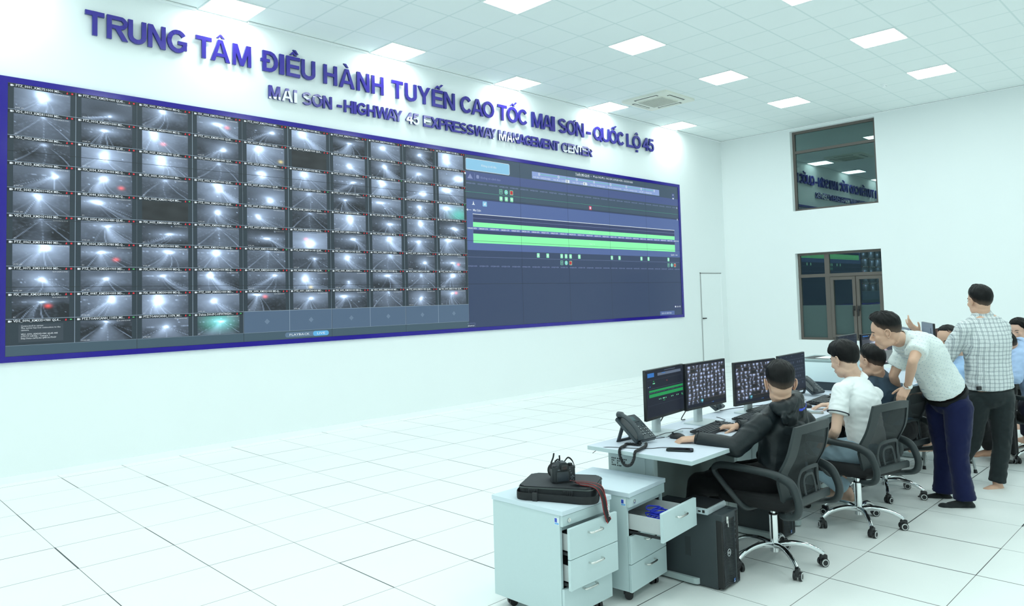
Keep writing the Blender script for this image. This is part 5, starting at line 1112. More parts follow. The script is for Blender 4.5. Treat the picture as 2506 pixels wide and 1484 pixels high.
def add_hand(bm, w_, d, n, side, curl=(.35, .4, .45, .5), spread=.10, thumb=.5, k=1.0, tcurl=.3):
    """w_ wrist, d pointing wrist to knuckles, n out of the back of the hand, side: towards the thumb"""
    d = d.normalized(); n = (n-d*n.dot(d)).normalized(); s = side-d*side.dot(d)-n*side.dot(n); s.normalize()
    Ls = ((.034, .026, .020), (.044, .029, .022), (.040, .027, .021), (.031, .021, .018))
    for i in range(4):
        x = (.030-.020*i)*k; kn = w_+d*(.088-.004*abs(i-1))*k+s*x+n*.002*k
        tube(bm, [w_+s*x*.55, kn], [.0155*k, .0125*k], 10); ell(bm, kn, .0115*k, .0115*k, .0115*k, sub=2)
        dirv = (d+s*(.5-i*.33)*spread*2).normalized(); p = kn; c = 0; r = (.0092, .0096, .0092, .0082)[i]*k
        for j, l in enumerate(Ls[i]):
            c += curl[i]*(1.0 if j == 0 else .9 if j == 1 else .6)
            q = p+(dirv*math.cos(c)-n*math.sin(c))*l*k
            tube(bm, [p, q], [r*(1-.06*j), r*(1-.06*(j+1))], 10); ell(bm, q, r*(.97-.06*j), r*(.97-.06*j), r*(.97-.06*j), sub=2); p = q
    ell(bm, w_+d*.045*k, .034*k, .050*k, .013*k, sub=3, M3=Matrix((s, d, n)).transposed()); ell(bm, w_+d*.035*k+s*.022*k-n*.008*k, .018*k, .030*k, .014*k, sub=2, M3=Matrix((s, d, n)).transposed())
    p = w_+d*.018*k+s*.024*k-n*.006*k; td = (d*.62+s*.72-n*.35*thumb).normalized()
    for j, (l, r) in enumerate(((.044, .0125), (.032, .0105), (.026, .0095))):
        q = p+td*l*k; tube(bm, [p, q], [r*k, r*k*.92], 10); ell(bm, q, r*k*.93, r*k*.93, r*k*.93, sub=2); p = q; td = (td+d*tcurl*.5-s*tcurl*.35-n*tcurl*.2).normalized()
def add_foot(bm, an, d, k=1.0, sock=0, lift=0):
    """an ankle centre (about .08 over the sole); d horizontal direction of the toes"""
    d = Vector((d.x, d.y, 0)).normalized(); s = d.cross(UP); z0 = an.z-.078*k
    P = lambda a, b_, c: Vector((an.x, an.y, 0))+d*a*k+s*b_*k+UP*(z0+c*k)
    g_ = sock
    ell(bm, P(-.035, 0, .030), .034*k+g_, .030*k+g_, .030*k+g_, sub=3); tube(bm, [P(-.03, 0, .035), P(.05, 0, .036), P(.12, .004, .026)], [.030*k+g_, .034*k+g_, .038*k+g_], 16, side=s, r2=[.034*k+g_, .036*k+g_, .022*k+g_*1.8])
    ell(bm, P(.12, .002, .024), .040*k+g_, .040*k+g_, .021*k+g_, sub=3); tube(bm, [P(-.012, 0, .05), an+UP*.02], [.038*k+g_, .034*k+g_], 16)
    if sock: ell(bm, P(.155, .004, .027), .040*k, .040*k, .027*k, sub=3, M3=Matrix((d, s, UP)).transposed())
    else:
        for i, (y, l, r) in enumerate(((-.026, .060, .0125), (-.006, .058, .0095), (.010, .052, .009), (.024, .044, .0085), (.036, .034, .008))):
            yy = -y if False else y; tube(bm, [P(.13, yy*.9, .016), P(.13+l*.7, yy, .013)], [r*k*1.1, r*k], 8); ell(bm, P(.13+l*.75, yy, .013), r*k*1.05, r*k*1.05, r*k, sub=2)
def hair_bm(c, B, k=1.0, style='short', seed=0):
    """shell over the skull with its own hairline; vertex attribute fade marks clipped sides"""
    S_ = {'short': dict(front=50, temple=70, ear=88, behind=116, nape=135, top=.020, side=.008, fade=.22),
          'fade': dict(front=50, temple=66, ear=86, behind=106, nape=127, top=.026, side=.008, fade=.22),
          'full': dict(front=60, temple=84, ear=96, behind=120, nape=133, top=.028, side=.016, fade=.06),
          'fringe': dict(front=45, temple=72, ear=92, behind=112, nape=127, top=.028, side=.005, fade=.30),
          'thin': dict(front=34, temple=56, ear=88, behind=114, nape=128, top=.010, side=.008, fade=.3),
          'long': dict(front=50, temple=80, ear=130, behind=142, nape=148, top=.022, side=.024, fade=0.0)}[style]
    bm = bmesh.new(); lay = bm.verts.layers.float.new('fade'); NP, NT = 96, 30
    def lerpk(phi):
        a = math.degrees(abs(phi)); K = [(0, S_['front']), (35, S_['front']+2), (58, S_['temple']), (84, S_['ear']), (112, S_['behind']), (140, (S_['nape']+S_['behind'])/2+3), (180, S_['nape'])]
        for (x0, y0), (x1, y1) in zip(K, K[1:]):
            if a <= x1: t = (a-x0)/(x1-x0); t = t*t*(3-2*t); return y0+(y1-y0)*t
        return S_['nape']
    rings = []
    ce = Vector((0, -.010, .028)); R_ = Vector((.0745, .0955, .0885))
    for j in range(NT+2):
        ring = []
        for i in range(NP):
            phi = -PI+2*PI*i/NP; tm = math.radians(lerpk(phi)+2.5*noise.noise(Vector((phi*6, seed, 0)))+1.5*noise.noise(Vector((phi*22, seed, 3))))
            f = min(1, j/NT); th = tm*f
            dr = Vector((math.sin(th)*math.sin(phi), math.sin(th)*math.cos(phi), math.cos(th)))
            r = 1/math.sqrt((dr.x/R_.x)**2+(dr.y/R_.y)**2+(dr.z/R_.z)**2)
            if th > 1.55 and abs(phi) > 1.2:                  # below the occiput the hair lies on the neck
                A_, B0, C0 = dr.x**2+dr.y**2, 2*dr.y*(ce.y+.022), (ce.y+.022)**2-.055**2
                rc = (-B0+math.sqrt(max(0, B0*B0-4*A_*C0)))/(2*A_) if A_ > 1e-6 else 0
                if ce.z+rc*dr.z > -.115: r = max(r, rc)
            if style == 'long' and th > 1.4 and abs(phi) > .75:
                rl = .080/max(.3, math.sin(th)); r = max(r, min(rl, .175))
            topw = max(0, math.cos(th*.95))**.8 if th < 1.6 else 0
            tk = S_['side']+(S_['top']-S_['side'])*topw
            if style in ('fringe', 'full', 'short') and abs(phi) < 1.0: tk += .012*math.cos(phi*1.5)*math.sin(min(1, f)*PI*.8)
            if style == 'long' and th > 1.0: tk += .018*(th-1.0)
            e = 1-f; edge = min(1, e/(.12 if abs(phi) < .9 and style in ('fringe', 'full') else .50))
            tk = tk*(.12+.88*edge**(.5 if abs(phi) < .9 else .8))*(1+.22*noise.noise(Vector((phi*5, th*3, seed)))+.10*noise.noise(Vector((phi*17, th*4, seed+5))))
            if j == NT+1: tk = -.012
            co_ = ce+dr*(r+tk)
            v = bm.verts.new(c+B @ (co_*k)); v[lay] = min(1, max(0, (f-(1-S_['fade']))/max(.01, S_['fade']))*(1.0 if abs(phi) > .8 else 0)*1.1)
            ring.append(v)
            if j == 0 and i: ring[-1] = ring[0] if False else v
        rings.append(ring)
    for A, B_ in zip(rings, rings[1:]):
        for i in range(NP): vface(bm, [A[i], B_[i], B_[(i+1) % NP], A[(i+1) % NP]])
    bmesh.ops.remove_doubles(bm, verts=rings[0], dist=.003)
    return bm
def ear_parts(c, B, k, t, skin):
    L = lambda x, y, z: c+B @ Vector((x*k, y*k, z*k))
    for s in (-1, 1):
        bm = bmesh.new(); P_ = smoothpath([L(s*x, y, z) for x, y, z in ((.074, .004, .000), (.078, .004, .014), (.082, -.006, .026), (.087, -.020, .024), (.088, -.027, .008), (.085, -.023, -.010), (.080, -.012, -.024), (.075, -.003, -.031), (.073, .001, -.020))], 4)
        n = len(P_); tube(bm, P_, [.0042*k+.0022*k*(i/n > .78) for i in range(n)], 8)
        ell(bm, L(s*.076, -.010, -.002), .0045*k, .0155*k, .024*k, sub=2, M3=B @ Matrix.Rotation(s*-.22, 3, 'Z')); tube(bm, smoothpath([L(s*x, y, z) for x, y, z in ((.081, -.004, .014), (.083, -.015, .012), (.082, -.017, -.004), (.079, -.008, -.016))], 3), .0028*k, 6)
        obj('ear', bm, skin, t, smooth='all')
def face_parts(c, B, k, t, eyes=True, look=-.001):
    L = lambda x, y, z: c+B @ Vector((x*k, y*k, z*k))
    for s in (-1, 1):
        bm = bmesh.new(); ell(bm, L(s*.030, .0770, .003), .0120*k, .0055*k, .0032*k, sub=2, M3=B); 
        for f in bm.faces: f.material_index = 0
        ell(bm, L(s*.030, .0812, .003+look), .0050*k, .0028*k, .0030*k, 1, 2, B); tube(bm, [L(s*(.030+q*.0135), .080-.0030*abs(q)*abs(q), .0066-.0022*q*q) for q in (-1, -.5, 0, .5, 1)], .0016*k, 6, 1); obj('eye', bm, [eye_w, eye_d], t, smooth='all')
        bm = bmesh.new(); tube(bm, [L(s*x, y, z) for x, y, z in ((.014, .086, .0235), (.026, .085, .0285), (.038, .078, .028), (.048, .068, .022))], [.002*k, .0036*k, .0034*k, .0014*k], 6, side=B @ Vector((0, 0, 1)), r2=.0022*k); obj('eyebrow', bm, brow_m, t, smooth='all')
    bm = bmesh.new(); ell(bm, L(0, .0885, -.0605), .021*k, .0065*k, .0042*k, 0, 2, B); ell(bm, L(0, .0865, -.0700), .018*k, .0065*k, .0052*k, 0, 2, B); obj('lips', bm, lip_m, t, smooth='all')
def torso(bm, secs, side, caps=(.7, .7)):
    """secs: (centre, half width, half depth)"""
    pts = [s[0] for s in secs]; P_ = smoothpath(pts, 4); n = len(secs); rx, ry = [], []
    for i in range(len(P_)):
        f = i/4; a = min(int(f), n-2); t = f-a; t = t*t*(3-2*t); rx.append(secs[a][1]*(1-t)+secs[a+1][1]*t); ry.append(secs[a][2]*(1-t)+secs[a+1][2]*t)
    tube(bm, P_, rx, 28, side=side, r2=ry)
    for (c, a, b_), cf_ in zip((secs[0], secs[-1]), caps):
        t = (P_[1]-P_[0]).normalized() if c is secs[0][0] else (P_[-1]-P_[-2]).normalized(); s_, q_ = frame_of(t, side); ell(bm, c, a, b_, min(a, b_)*cf_, sub=3, M3=Matrix((s_, q_, t)).transposed())
def sleeve(bm, pts, rs): limb(bm, pts, rs)
def person(lab, J, skin, hairstyle, hairm, shirt=None, pants=None, k=1.0, voxel=.0065, face=True, hands=('l', 'r'), feet=('l', 'r'), group=None, base=None):
    """J holds joints in world space. shirt/pants: dicts with material, sleeve fraction, looseness"""
    base = base or Vector((J['pel'].x, J['pel'].y, 0))
    t = thing('person', lab, 'person', base, 0)
    side = (J['shr']-J['shl']).normalized(); pel, neck = J['pel'], J['neck']; ch = J.get('chest', pel.lerp(neck, .66)); wa = J.get('waist', pel.lerp(ch, .45))
    fwd = J.get('fwd', UP.cross(side)); top = neck+(ch-neck)*.16
    bw, bd = J.get('bw', 1.0), J.get('bd', 1.0)
    Bh = basis(J['hf'], J.get('hu', UP))
    bm = bmesh.new()
    torso(bm, [(pel, .135*bw*k, .095*bd*k), (wa, .118*bw*k, .088*bd*k), (ch, .140*bw*k, .100*bd*k), (top, .105*bw*k, .068*bd*k)], side)
    tube(bm, [J['shl'].lerp(J['shr'], .06), J['shl'].lerp(J['shr'], .5)+(neck-ch).normalized()*.01, J['shr'].lerp(J['shl'], .06)], [.040*k, .042*k, .040*k], 16)
    add_head(bm, J['head'], Bh, k*J.get('hk', 1.0), neck=neck+(ch-neck)*.04, face=face)
    for s in 'lr':
        if 'el'+s in J:
            sh, el, wr = J['sh'+s], J['el'+s], J['wr'+s]; f = J.get('arm', 1.0)
            limb(bm, [sh, sh.lerp(el, .35), el, el.lerp(wr, .3), wr], [q*k*f for q in (.047, .043, .034, .036, .0235)])
            if s in hands and 'hand'+s in J: add_hand(bm, wr, *J['hand'+s][:3], **(J['hand'+s][3] if len(J['hand'+s]) > 3 else {}), k=k)
        if 'kn'+s in J:
            hp, kn = J['hip'+s], J['kn'+s]; limb(bm, [hp, hp.lerp(kn, .5), kn], [q*k for q in (.080, .070, .052)])
            if 'an'+s in J:
                an = J['an'+s]; limb(bm, [kn, kn.lerp(an, .3), kn.lerp(an, .75), an], [q*k for q in (.050, .052, .036, .031)])
                if s in feet: add_foot(bm, an, J['toe'+s], k)
    b_ = remesh(bm, voxel, 3)
    bmesh.ops.translate(b_, verts=b_.verts, vec=-base)
    obj('body', b_, skin, t, smooth='all', fix=False)
    if hairstyle:
        h = hair_bm(J['head']-base, Bh, k*J.get('hk', 1.0), hairstyle, seed=len(lab)); obj('hair', h, hairm, t, smooth='all')
    ear_parts(J['head']-base, Bh, k*J.get('hk', 1.0), t, skin)
    if face: face_parts(J['head']-base, Bh, k*J.get('hk', 1.0), t)
    if shirt:
        g_ = shirt.get('loose', .014); bm = bmesh.new()
        hem = shirt.get('hem', 0.0); p0 = pel+(pel-wa)*hem
        bulge = shirt.get('bulge', 0)
        torso(bm, [(p0, .140*bw*k+g_, .100*bd*k+g_+bulge*.5), (pel.lerp(wa, .4), .138*bw*k+g_, .100*bd*k+g_+bulge), (wa.lerp(ch, .3), .132*bw*k+g_, .098*bd*k+g_+bulge*.6), (ch, .150*bw*k+g_, .108*bd*k+g_), (top, .105*bw*k+g_, .066*bd*k+g_), (neck+(ch-neck)*.05, .068*k+g_*.5, .064*k+g_*.5)], side, caps=(.12, .2))
        dwn = (ch-neck).normalized()
        tube(bm, [J['shl'].lerp(J['shr'], .05)+dwn*.010, J['shl'].lerp(J['shr'], .27), J['shl'].lerp(J['shr'], .5)-dwn*.014, J['shl'].lerp(J['shr'], .73), J['shr'].lerp(J['shl'], .05)+dwn*.010], [.040*k+g_, .050*k+g_, .058*k+g_, .050*k+g_, .040*k+g_], 18)
        for a_ in (J['shl'], J['shr']): tube(bm, [a_.lerp(neck, .15)+dwn*.012, a_.lerp(neck, .6), neck-dwn*.006], [.042*k+g_, .040*k+g_, .040*k+g_], 14)
        sf = shirt.get('sleeve', .55)
        for s in 'lr':
            if 'el'+s not in J: continue
            sh, el, wr = J['sh'+s], J['el'+s], J['wr'+s]; f = J.get('arm', 1.0)
            if sf <= 1: e = sh.lerp(el, sf); limb(bm, [sh, sh.lerp(e, .5)], [(.046*f*k+g_), .047*f*k+g_]); tube(bm, [sh.lerp(e, .4), e], [.050*f*k+g_, .047*f*k+g_*1.5], 20)
            else:
                e = el.lerp(wr, sf-1); limb(bm, [sh, sh.lerp(el, .5), el, el.lerp(e, .4)], [.050*f*k+g_, .046*f*k+g_, .040*f*k+g_, .038*f*k+g_]); tube(bm, [el.lerp(e, .3), e], [.038*f*k+g_, .030*f*k+g_*.8], 18)
        b_ = remesh(bm, shirt.get('voxel', .008), 4, shirt.get('wr', .004), shirt.get('wf', 10), seed=len(lab), zs=shirt.get('zs', 1.6)); bmesh.ops.translate(b_, verts=b_.verts, vec=-base)
        so = obj(shirt.get('name', 'shirt'), b_, shirt['mat'], t, smooth='all', fix=False)
        if shirt.get('collar', True):
            d = (J['head']-neck).normalized(); ctr = neck+(ch-neck)*.02+d*.028; s_, q_ = frame_of(d, side); bm = bmesh.new(); rr_ = shirt.get('cr', .0635)*k
            R3 = []
            for zz, r_ in ((-.040, .010), (.016, -.001), (.022, .002), (-.020, .020), (-.034, .022)):
                R3.append([bm.verts.new(ctr+d*(zz+(.016 if math.sin(a)*0 else 0)*0)+s_*math.cos(a)*(rr_+r_)+q_*math.sin(a)*(rr_+r_)*.98-base) for a in [i*2*PI/36 for i in range(36)]])
            for A, B2 in zip(R3, R3[1:]):
                for i in range(36): vface(bm, [A[i], A[(i+1) % 36], B2[(i+1) % 36], B2[i]])
            obj('collar', bm, shirt.get('cmat', shirt['mat']), t, smooth='all')
    if pants:
        g_ = pants.get('loose', .016); bm = bmesh.new()
        wt = pel.lerp(wa, pants.get('rise', .55))
        torso(bm, [(pel+(pel-wa)*.25, .125*bw*k+g_, .105*bd*k+g_), (pel, .140*bw*k+g_, .108*bd*k+g_), (wt, .136*bw*k+g_*.6, .098*bd*k+g_*.6)], side, caps=(.7, .1))
        for s in 'lr':
            if 'kn'+s not in J: continue
            hp, kn = J['hip'+s], J['kn'+s]; limb(bm, [hp, hp.lerp(kn, .5), kn], [.088*k+g_, .074*k+g_, .056*k+g_])
            if 'an'+s in J:
                an = J['an'+s]; e = kn.lerp(an, pants.get('len', .92)); limb(bm, [kn, kn.lerp(e, .5)], [.056*k+g_, .050*k+g_]); w0 = pants.get('cuff', .050); tube(bm, [kn.lerp(e, .4), kn.lerp(e, .7), e], [.050*k+g_, (.046*k+g_+w0)/2, w0], 20)
        b_ = remesh(bm, pants.get('voxel', .009), 4, pants.get('wr', .004), pants.get('wf', 9), seed=len(lab)+3, zs=pants.get('zs', 1.2)); bmesh.ops.translate(b_, verts=b_.verts, vec=-base)
        obj(pants.get('name', 'trousers'), b_, pants['mat'], t, smooth='all', fix=False)
    return t, base, Bh, side
def cloth(name, col, **k): return mat(name, srgb(*col), k.get('rough', .85), spec=.25, bump=k.get('bump', .25), bscale=k.get('bs', 500), var=k.get('var', .06), vscale=12, sheen=k.get('sheen', .1))
def ring_part(t, base, name, a, b_, r, m, seg=24, r2=None):
    bm = bmesh.new(); tube(bm, [a-base, b_-base], r, seg); return obj(name, bm, m, t, smooth=True)
# ---- 1: man in the black jacket at the near desk
black_j = mat('black_nylon_jacket', srgb(22, 30, 34), .42, spec=.35, bump=.12, bscale=80, var=.06); black_t = cloth('black_trousers', (15, 16, 19)); blue_l = mat('lanyard_strap', srgb(44, 70, 215), .5)
J = dict(pel=V(3.05, -6.47, .55), neck=at(1915, 992, 4.60), head=at(1909, 940, 4.58), shl=at(1862, 1038, 4.45), shr=at(1968, 1032, 4.76), ell=at(1800, 1096, 4.42), wrl=at(1702, 1074, 4.56), elr=at(1872, 1052, 4.98), wrr=at(1802, 1044, 4.93),
         hipl=V(2.95, -6.44, .535), hipr=V(3.14, -6.44, .535), knl=at(1712, 1185, 4.72), knr=at(1758, 1165, 4.98), anl=V(2.86, -5.92, .09), anr=V(3.15, -5.90, .09), toel=V(-.2, 1, 0), toer=V(.1, 1, 0),
         hf=(AWY*.97-LFT*.16-UP*.08), hu=UP, bw=1.12, bd=1.1, arm=1.05, hk=1.08,
         handl=(LFT*.9+AWY*.25-UP*.12, UP*.85-AWY*.1, AWY, dict(curl=(.38, .45, .5, .55), thumb=.5)), handr=(LFT*.95+AWY*.1-UP*.05, UP, -AWY, dict(curl=(.25, .3, .4, .45), thumb=.4, spread=.16)))
t, base, Bh, sd_ = person('man in a black hooded jacket seated at the nearest desk, seen from behind', J, skin1, 'fade', hair_k,
    dict(mat=black_j, sleeve=1.93, loose=.015, wr=.0060, wf=7, name='jacket', collar=False, hem=.2), dict(mat=black_t, loose=.018), face=False)
bm = bmesh.new()                                 # the hood, folded down on the shoulders
nk = J['neck']; dn = (J['pel']-nk).normalized(); bk = -(J['hf']-UP*J['hf'].z).normalized(); rg = sd_
torso(bm, [(nk-rg*.10+bk*.01-UP*.012, .034, .030), (nk-rg*.075+bk*.085-UP*.005, .044, .038), (nk+bk*.115+UP*.0, .052, .046), (nk+rg*.09+bk*.10+UP*.028, .060, .052), (nk+rg*.145+bk*.04+UP*.045, .050, .048), (nk+rg*.13-bk*.04+UP*.03, .036, .034)], UP)
MH = Matrix((rg, bk, UP)).transposed(); ell(bm, nk+bk*.135+rg*.05-UP*.055, .130, .050, .070, M3=MH); ell(bm, nk+bk*.115+rg*.16-UP*.035, .070, .065, .090, M3=MH); ell(bm, nk+bk*.13+rg*.20-UP*.095, .045, .045, .050, M3=MH)
b_ = remesh(bm, .007, 3, .006, 12, 2); bmesh.ops.translate(b_, verts=b_.verts, vec=-base); obj('hood', b_, black_j, t, smooth='all', fix=False)
bm = bmesh.new(); pts = smoothpath([q-base for q in (nk+rg*.08+bk*.165+UP*.012, nk+rg*.12+bk*.178-UP*.004, nk+rg*.17+bk*.178-UP*.002, nk+rg*.215+bk*.150+UP*.012, nk+rg*.232+bk*.11+UP*.03)], 5); tube(bm, pts, .0075, 6, side=UP, r2=.0015); obj('lanyard', bm, blue_l, t, smooth=True)
for a, c in ((J['ell'], J['wrl']), (J['elr'], J['wrr'])): d = (c-a).normalized(); ring_part(t, base, 'cuff', c-d*.035, c-d*.004, .037, black_j)
# ---- 2: man in the white polo
polo_w = cloth('polo_white', (242, 246, 246), bump=.15, var=.02); jean_l = cloth('jeans_light_blue', (166, 192, 206), bump=.3, var=.10); stripe_m = mat('polo_stripe', srgb(24, 26, 40), .7)
J = dict(pel=V(4.14, -6.60, .545), neck=at(2096, 931, 5.36), head=at(2066, 882, 5.36), chest=at(2105, 985, 5.28), shl=at(2058, 957, 5.18), shr=at(2140, 966, 5.50), ell=at(2046, 1052, 5.10), wrl=at(2030, 1083, 5.32), elr=at(2070, 1035, 5.62), wrr=at(2038, 990, 5.72),
         hipl=V(4.05, -6.57, .53), hipr=V(4.24, -6.57, .53), knl=at(1974, 1126, 5.48), knr=at(1995, 1108, 5.75), anl=at(2072, 1200, 5.42), anr=at(2052, 1192, 5.62), toel=V(.15, 1, 0), toer=V(.1, 1, 0),
         hf=(LFT*.42+AWY*.90-UP*.25), hu=UP, bw=1.08, bd=1.05, hk=1.06,
         handl=(LFT*.6-UP*.6+AWY*.5, LFT*-.2+UP*.5-AWY*.4, AWY, dict(curl=(.5, .5, .5, .5))), handr=(LFT*.95+AWY*.15-UP*.08, UP, -AWY+LFT*.1, dict(curl=(.22, .25, .25, .3), spread=.2, thumb=.3)))
t, base, Bh, sd_ = person('man in a white polo and light blue jeans, barefoot, seated behind the second chair back', J, skin2, 'full', hair_k,
    dict(mat=polo_w, sleeve=.62, loose=.013, wr=.0045, name='polo_shirt', hem=.3), dict(mat=jean_l, loose=.014, len=.95, cuff=.062, name='jeans'), face=True)
d = (J['head']-J['neck']).normalized(); s_, q_ = frame_of(d, sd_)
for dz, r_ in ((.006, .0790), (-.002, .0815)):
    bm = bmesh.new(); c = J['neck']+(J['pel']-J['neck']).normalized()*.008+d*(.006+dz)-base; tube(bm, [c+s_*math.cos(a)*r_+q_*math.sin(a)*r_*.98 for a in [i*2*PI/40 for i in range(40)]], .0016, 6, closed=True, side=d); obj('collar_stripe', bm, stripe_m, t)
for sh, el in ((J['shl'], J['ell']), (J['shr'], J['elr'])):
    dd = (el-sh).normalized(); e = sh.lerp(el, .62); ring_part(t, base, 'sleeve_stripe', e-dd*.016, e-dd*.010, .0735, stripe_m)
# ---- 3: man in the dark grey polo
slate_m = cloth('polo_slate', (58, 76, 92), bump=.15); slate_c = cloth('polo_slate_collar', (84, 98, 112))
J = dict(pel=V(5.02, -6.52, .55), neck=at(2152, 925, 6.0), head=at(2134, 886, 5.98), shl=at(2120, 955, 5.86), shr=at(2200, 955, 6.15), ell=at(2108, 1035, 5.8), wrl=V(4.92, -6.18, .80), elr=at(2210, 1020, 6.1), wrr=V(5.2, -6.12, .80),
         hipl=V(4.93, -6.50, .53), hipr=V(5.12, -6.50, .53), knl=V(4.88, -6.10, .53), knr=V(5.18, -6.08, .53), anl=V(4.9, -5.98, .09), anr=V(5.2, -5.96, .09), toel=V(0, 1, 0), toer=V(0, 1, 0),
         hf=(LFT*.42+AWY*.9-UP*.12), hu=UP, bw=1.12, bd=1.08, hk=1.08,
         handl=(V(0, 1, 0), UP, V(1, 0, 0)), handr=(V(0, 1, 0), UP, V(-1, 0, 0)))
t, base, Bh, sd_ = person('man in a dark grey polo with a blue lanyard, seated just beyond the white polo', J, skin1, 'short', hair_k,
    dict(mat=slate_m, cmat=slate_c, sleeve=.6, loose=.016, wr=.004, name='polo_shirt', hem=.2), dict(mat=black_t), face=False, voxel=.007)
d = (J['head']-J['neck']).normalized(); s_, q_ = frame_of(d, sd_); bm = bmesh.new(); c = J['neck']-base
tube(bm, smoothpath([c+s_*math.cos(a)*.083+q_*math.sin(a)*.083*(-1 if False else 1)-UP*.004+UP*0*a for a in [i*2*PI/14 for i in range(14)]], 2, True), .006, 6, closed=True, side=d, r2=.0015); obj('lanyard', bm, blue_l, t, smooth=True)
# ---- 4: man leaning on the chair back, dotted white shirt
dots = bpy.data.materials.new('dotted_white_shirt'); dots.use_nodes = True; g = NG(dots); b = dots.node_tree.nodes['Principled BSDF']; b.inputs['Roughness'].default_value = .85; b.inputs['Specular IOR Level'].default_value = .2
tc = g.n('ShaderNodeTexCoord'); mp = g.n('ShaderNodeMapping'); mp.inputs['Rotation'].default_value = (0, 0, math.radians(44.4)); g.l(tc.outputs['Object'], mp.inputs[0]); sx = g.n('ShaderNodeSeparateXYZ'); g.l(mp.outputs[0], sx.inputs[0])
def cellp(a, b2, px_, ph_=0): return g.m('ABSOLUTE', g.m('SUBTRACT', g.m('FRACT', g.m('ADD', g.m('DIVIDE', a, px_), ph_)), .5))
A1 = g.m('ADD', sx.outputs[0], g.m('MULTIPLY', sx.outputs[2], .55)); A2 = g.m('SUBTRACT', sx.outputs[2], g.m('MULTIPLY', sx.outputs[0], .55))
d1 = g.m('ADD', cellp(A1, 0, .040), cellp(A2, 0, .040)); d2 = g.m('ADD', cellp(A1, 0, .040, .5), cellp(A2, 0, .040, .5)); dm = g.m('LESS_THAN', g.m('MINIMUM', d1, d2), .075)
g.l(g.mix(dm, srgb(226, 234, 232), srgb(138, 164, 188)), b.inputs['Base Color'])
navy = cloth('navy_trousers', (14, 23, 64), bump=.15, var=.05); sock_m = cloth('sock_grey', (40, 44, 46)); leather = mat('belt_leather', (.006, .007, .008), .55, spec=.2, bump=.1); gold = mat('buckle_gold', (.75, .62, .35), .25, metal=1); steel = mat('watch_steel', (.75, .77, .78), .2, metal=1)
J = dict(pel=at(2318, 968, 5.74), waist=at(2292, 918, 5.70), chest=at(2260, 860, 5.66), neck=at(2208, 832, 5.62), head=at(2168, 812, 5.56), shl=at(2252, 840, 5.50), shr=at(2214, 856, 5.80), ell=at(2234, 884, 5.36), wrl=at(2221, 947, 5.60), elr=at(2186, 920, 5.86), wrr=at(2200, 962, 5.95),
         hipl=at(2345, 1000, 5.64), hipr=at(2300, 1002, 5.86), knl=at(2345, 1120, 5.62), knr=at(2310, 1110, 5.86), anl=at(2362, 1224, 5.60), anr=at(2308, 1207, 5.86), toel=LFT+AWY*.1, toer=LFT+AWY*.2,
         hf=(LFT*.86+AWY*.46-UP*.30), hu=UP+LFT*.3, bw=.98, bd=1.12, hk=1.10,
         handl=(LFT*.55-UP*.80, LFT*.3+UP*.7-AWY*.4, -LFT*.2+AWY*1, dict(curl=(.55, .6, .65, .7), thumb=.5)), handr=(LFT*.3-UP*.8, LFT, AWY))
t, base, Bh, sd_ = person('man in white dotted shirt and navy trousers leaning with a hand on a chair back', J, skin1, 'fringe', hair_k,
    dict(mat=dots, sleeve=.62, loose=.020, wr=.0055, wf=8, hem=-.36, bulge=.020), dict(mat=navy, loose=.016, len=.98, cuff=.078, wr=.004, rise=.18), face=True, voxel=.006)
ax = (J['waist']-J['pel']).normalized(); s_, q_ = frame_of(ax, sd_); c = J['pel'].lerp(J['waist'], .14)
bm = bmesh.new(); tube(bm, [c-ax*.018-base, c+ax*.018-base], .162, 36, side=sd_, r2=.150); obj('belt', bm, leather, t, smooth=True)
bm = bmesh.new(); f_ = LFT*1.0; cc = c-base
for dx in (.0, .022): tube(bm, [cc+f_*.135-AWY*(.075-dx)-ax*.019+LFT*.008, cc+f_*.135-AWY*(.075-dx)+ax*.019+LFT*.008], .0035, 8)
obj('belt_buckle', bm, gold, t)
wd = (J['wrl']-J['ell']).normalized(); w0 = J['wrl']-wd*.012; s_, q_ = frame_of(wd)
bm = bmesh.new()
for z_ in (-.009, -.003, .003, .009): tube(bm, [w0-base+wd*z_+s_*math.cos(a)*.030+q_*math.sin(a)*.030 for a in [i*2*PI/24 for i in range(24)]], .0033, 6, closed=True, side=wd)
cc = w0-base-AWY*.030; tube(bm, [cc, cc-AWY*.010], .017, 20); obj('wristwatch', bm, steel, t, smooth=True)
for an, td in ((J['anl'], J['toel']), (J['anr'], J['toer'])):
    bm = bmesh.new(); add_foot(bm, an, td, 1.0, sock=.005); b_ = remesh(bm, .007, 3); bmesh.ops.translate(b_, verts=b_.verts, vec=-base); obj('sock', b_, sock_m, t, smooth='all', fix=False)
# ---- 5: man in the plaid shirt, back to the viewer
plaid = bpy.data.materials.new('plaid_shirt'); plaid.use_nodes = True; g = NG(plaid); b = plaid.node_tree.nodes['Principled BSDF']; b.inputs['Roughness'].default_value = .85; b.inputs['Specular IOR Level'].default_value = .2
tc = g.n('ShaderNodeTexCoord'); mp = g.n('ShaderNodeMapping'); mp.inputs['Rotation'].default_value = (0, 0, math.radians(44.4)); g.l(tc.outputs['Object'], mp.inputs[0])
nz = g.n('ShaderNodeTexNoise'); nz.inputs['Scale'].default_value = 7; g.l(mp.outputs[0], nz.inputs['Vector']); sx = g.n('ShaderNodeSeparateXYZ'); g.l(mp.outputs[0], sx.inputs[0])
wob = g.m('MULTIPLY', g.m('SUBTRACT', nz.outputs['Fac'], .5), .022)
def band(a, per, ph_, wd_): return g.m('LESS_THAN', g.m('ABSOLUTE', g.m('SUBTRACT', g.m('FRACT', g.m('ADD', g.m('DIVIDE', g.m('ADD', a, wob), per), ph_)), .5)), wd_)
ux, uz = sx.outputs[0], sx.outputs[2]
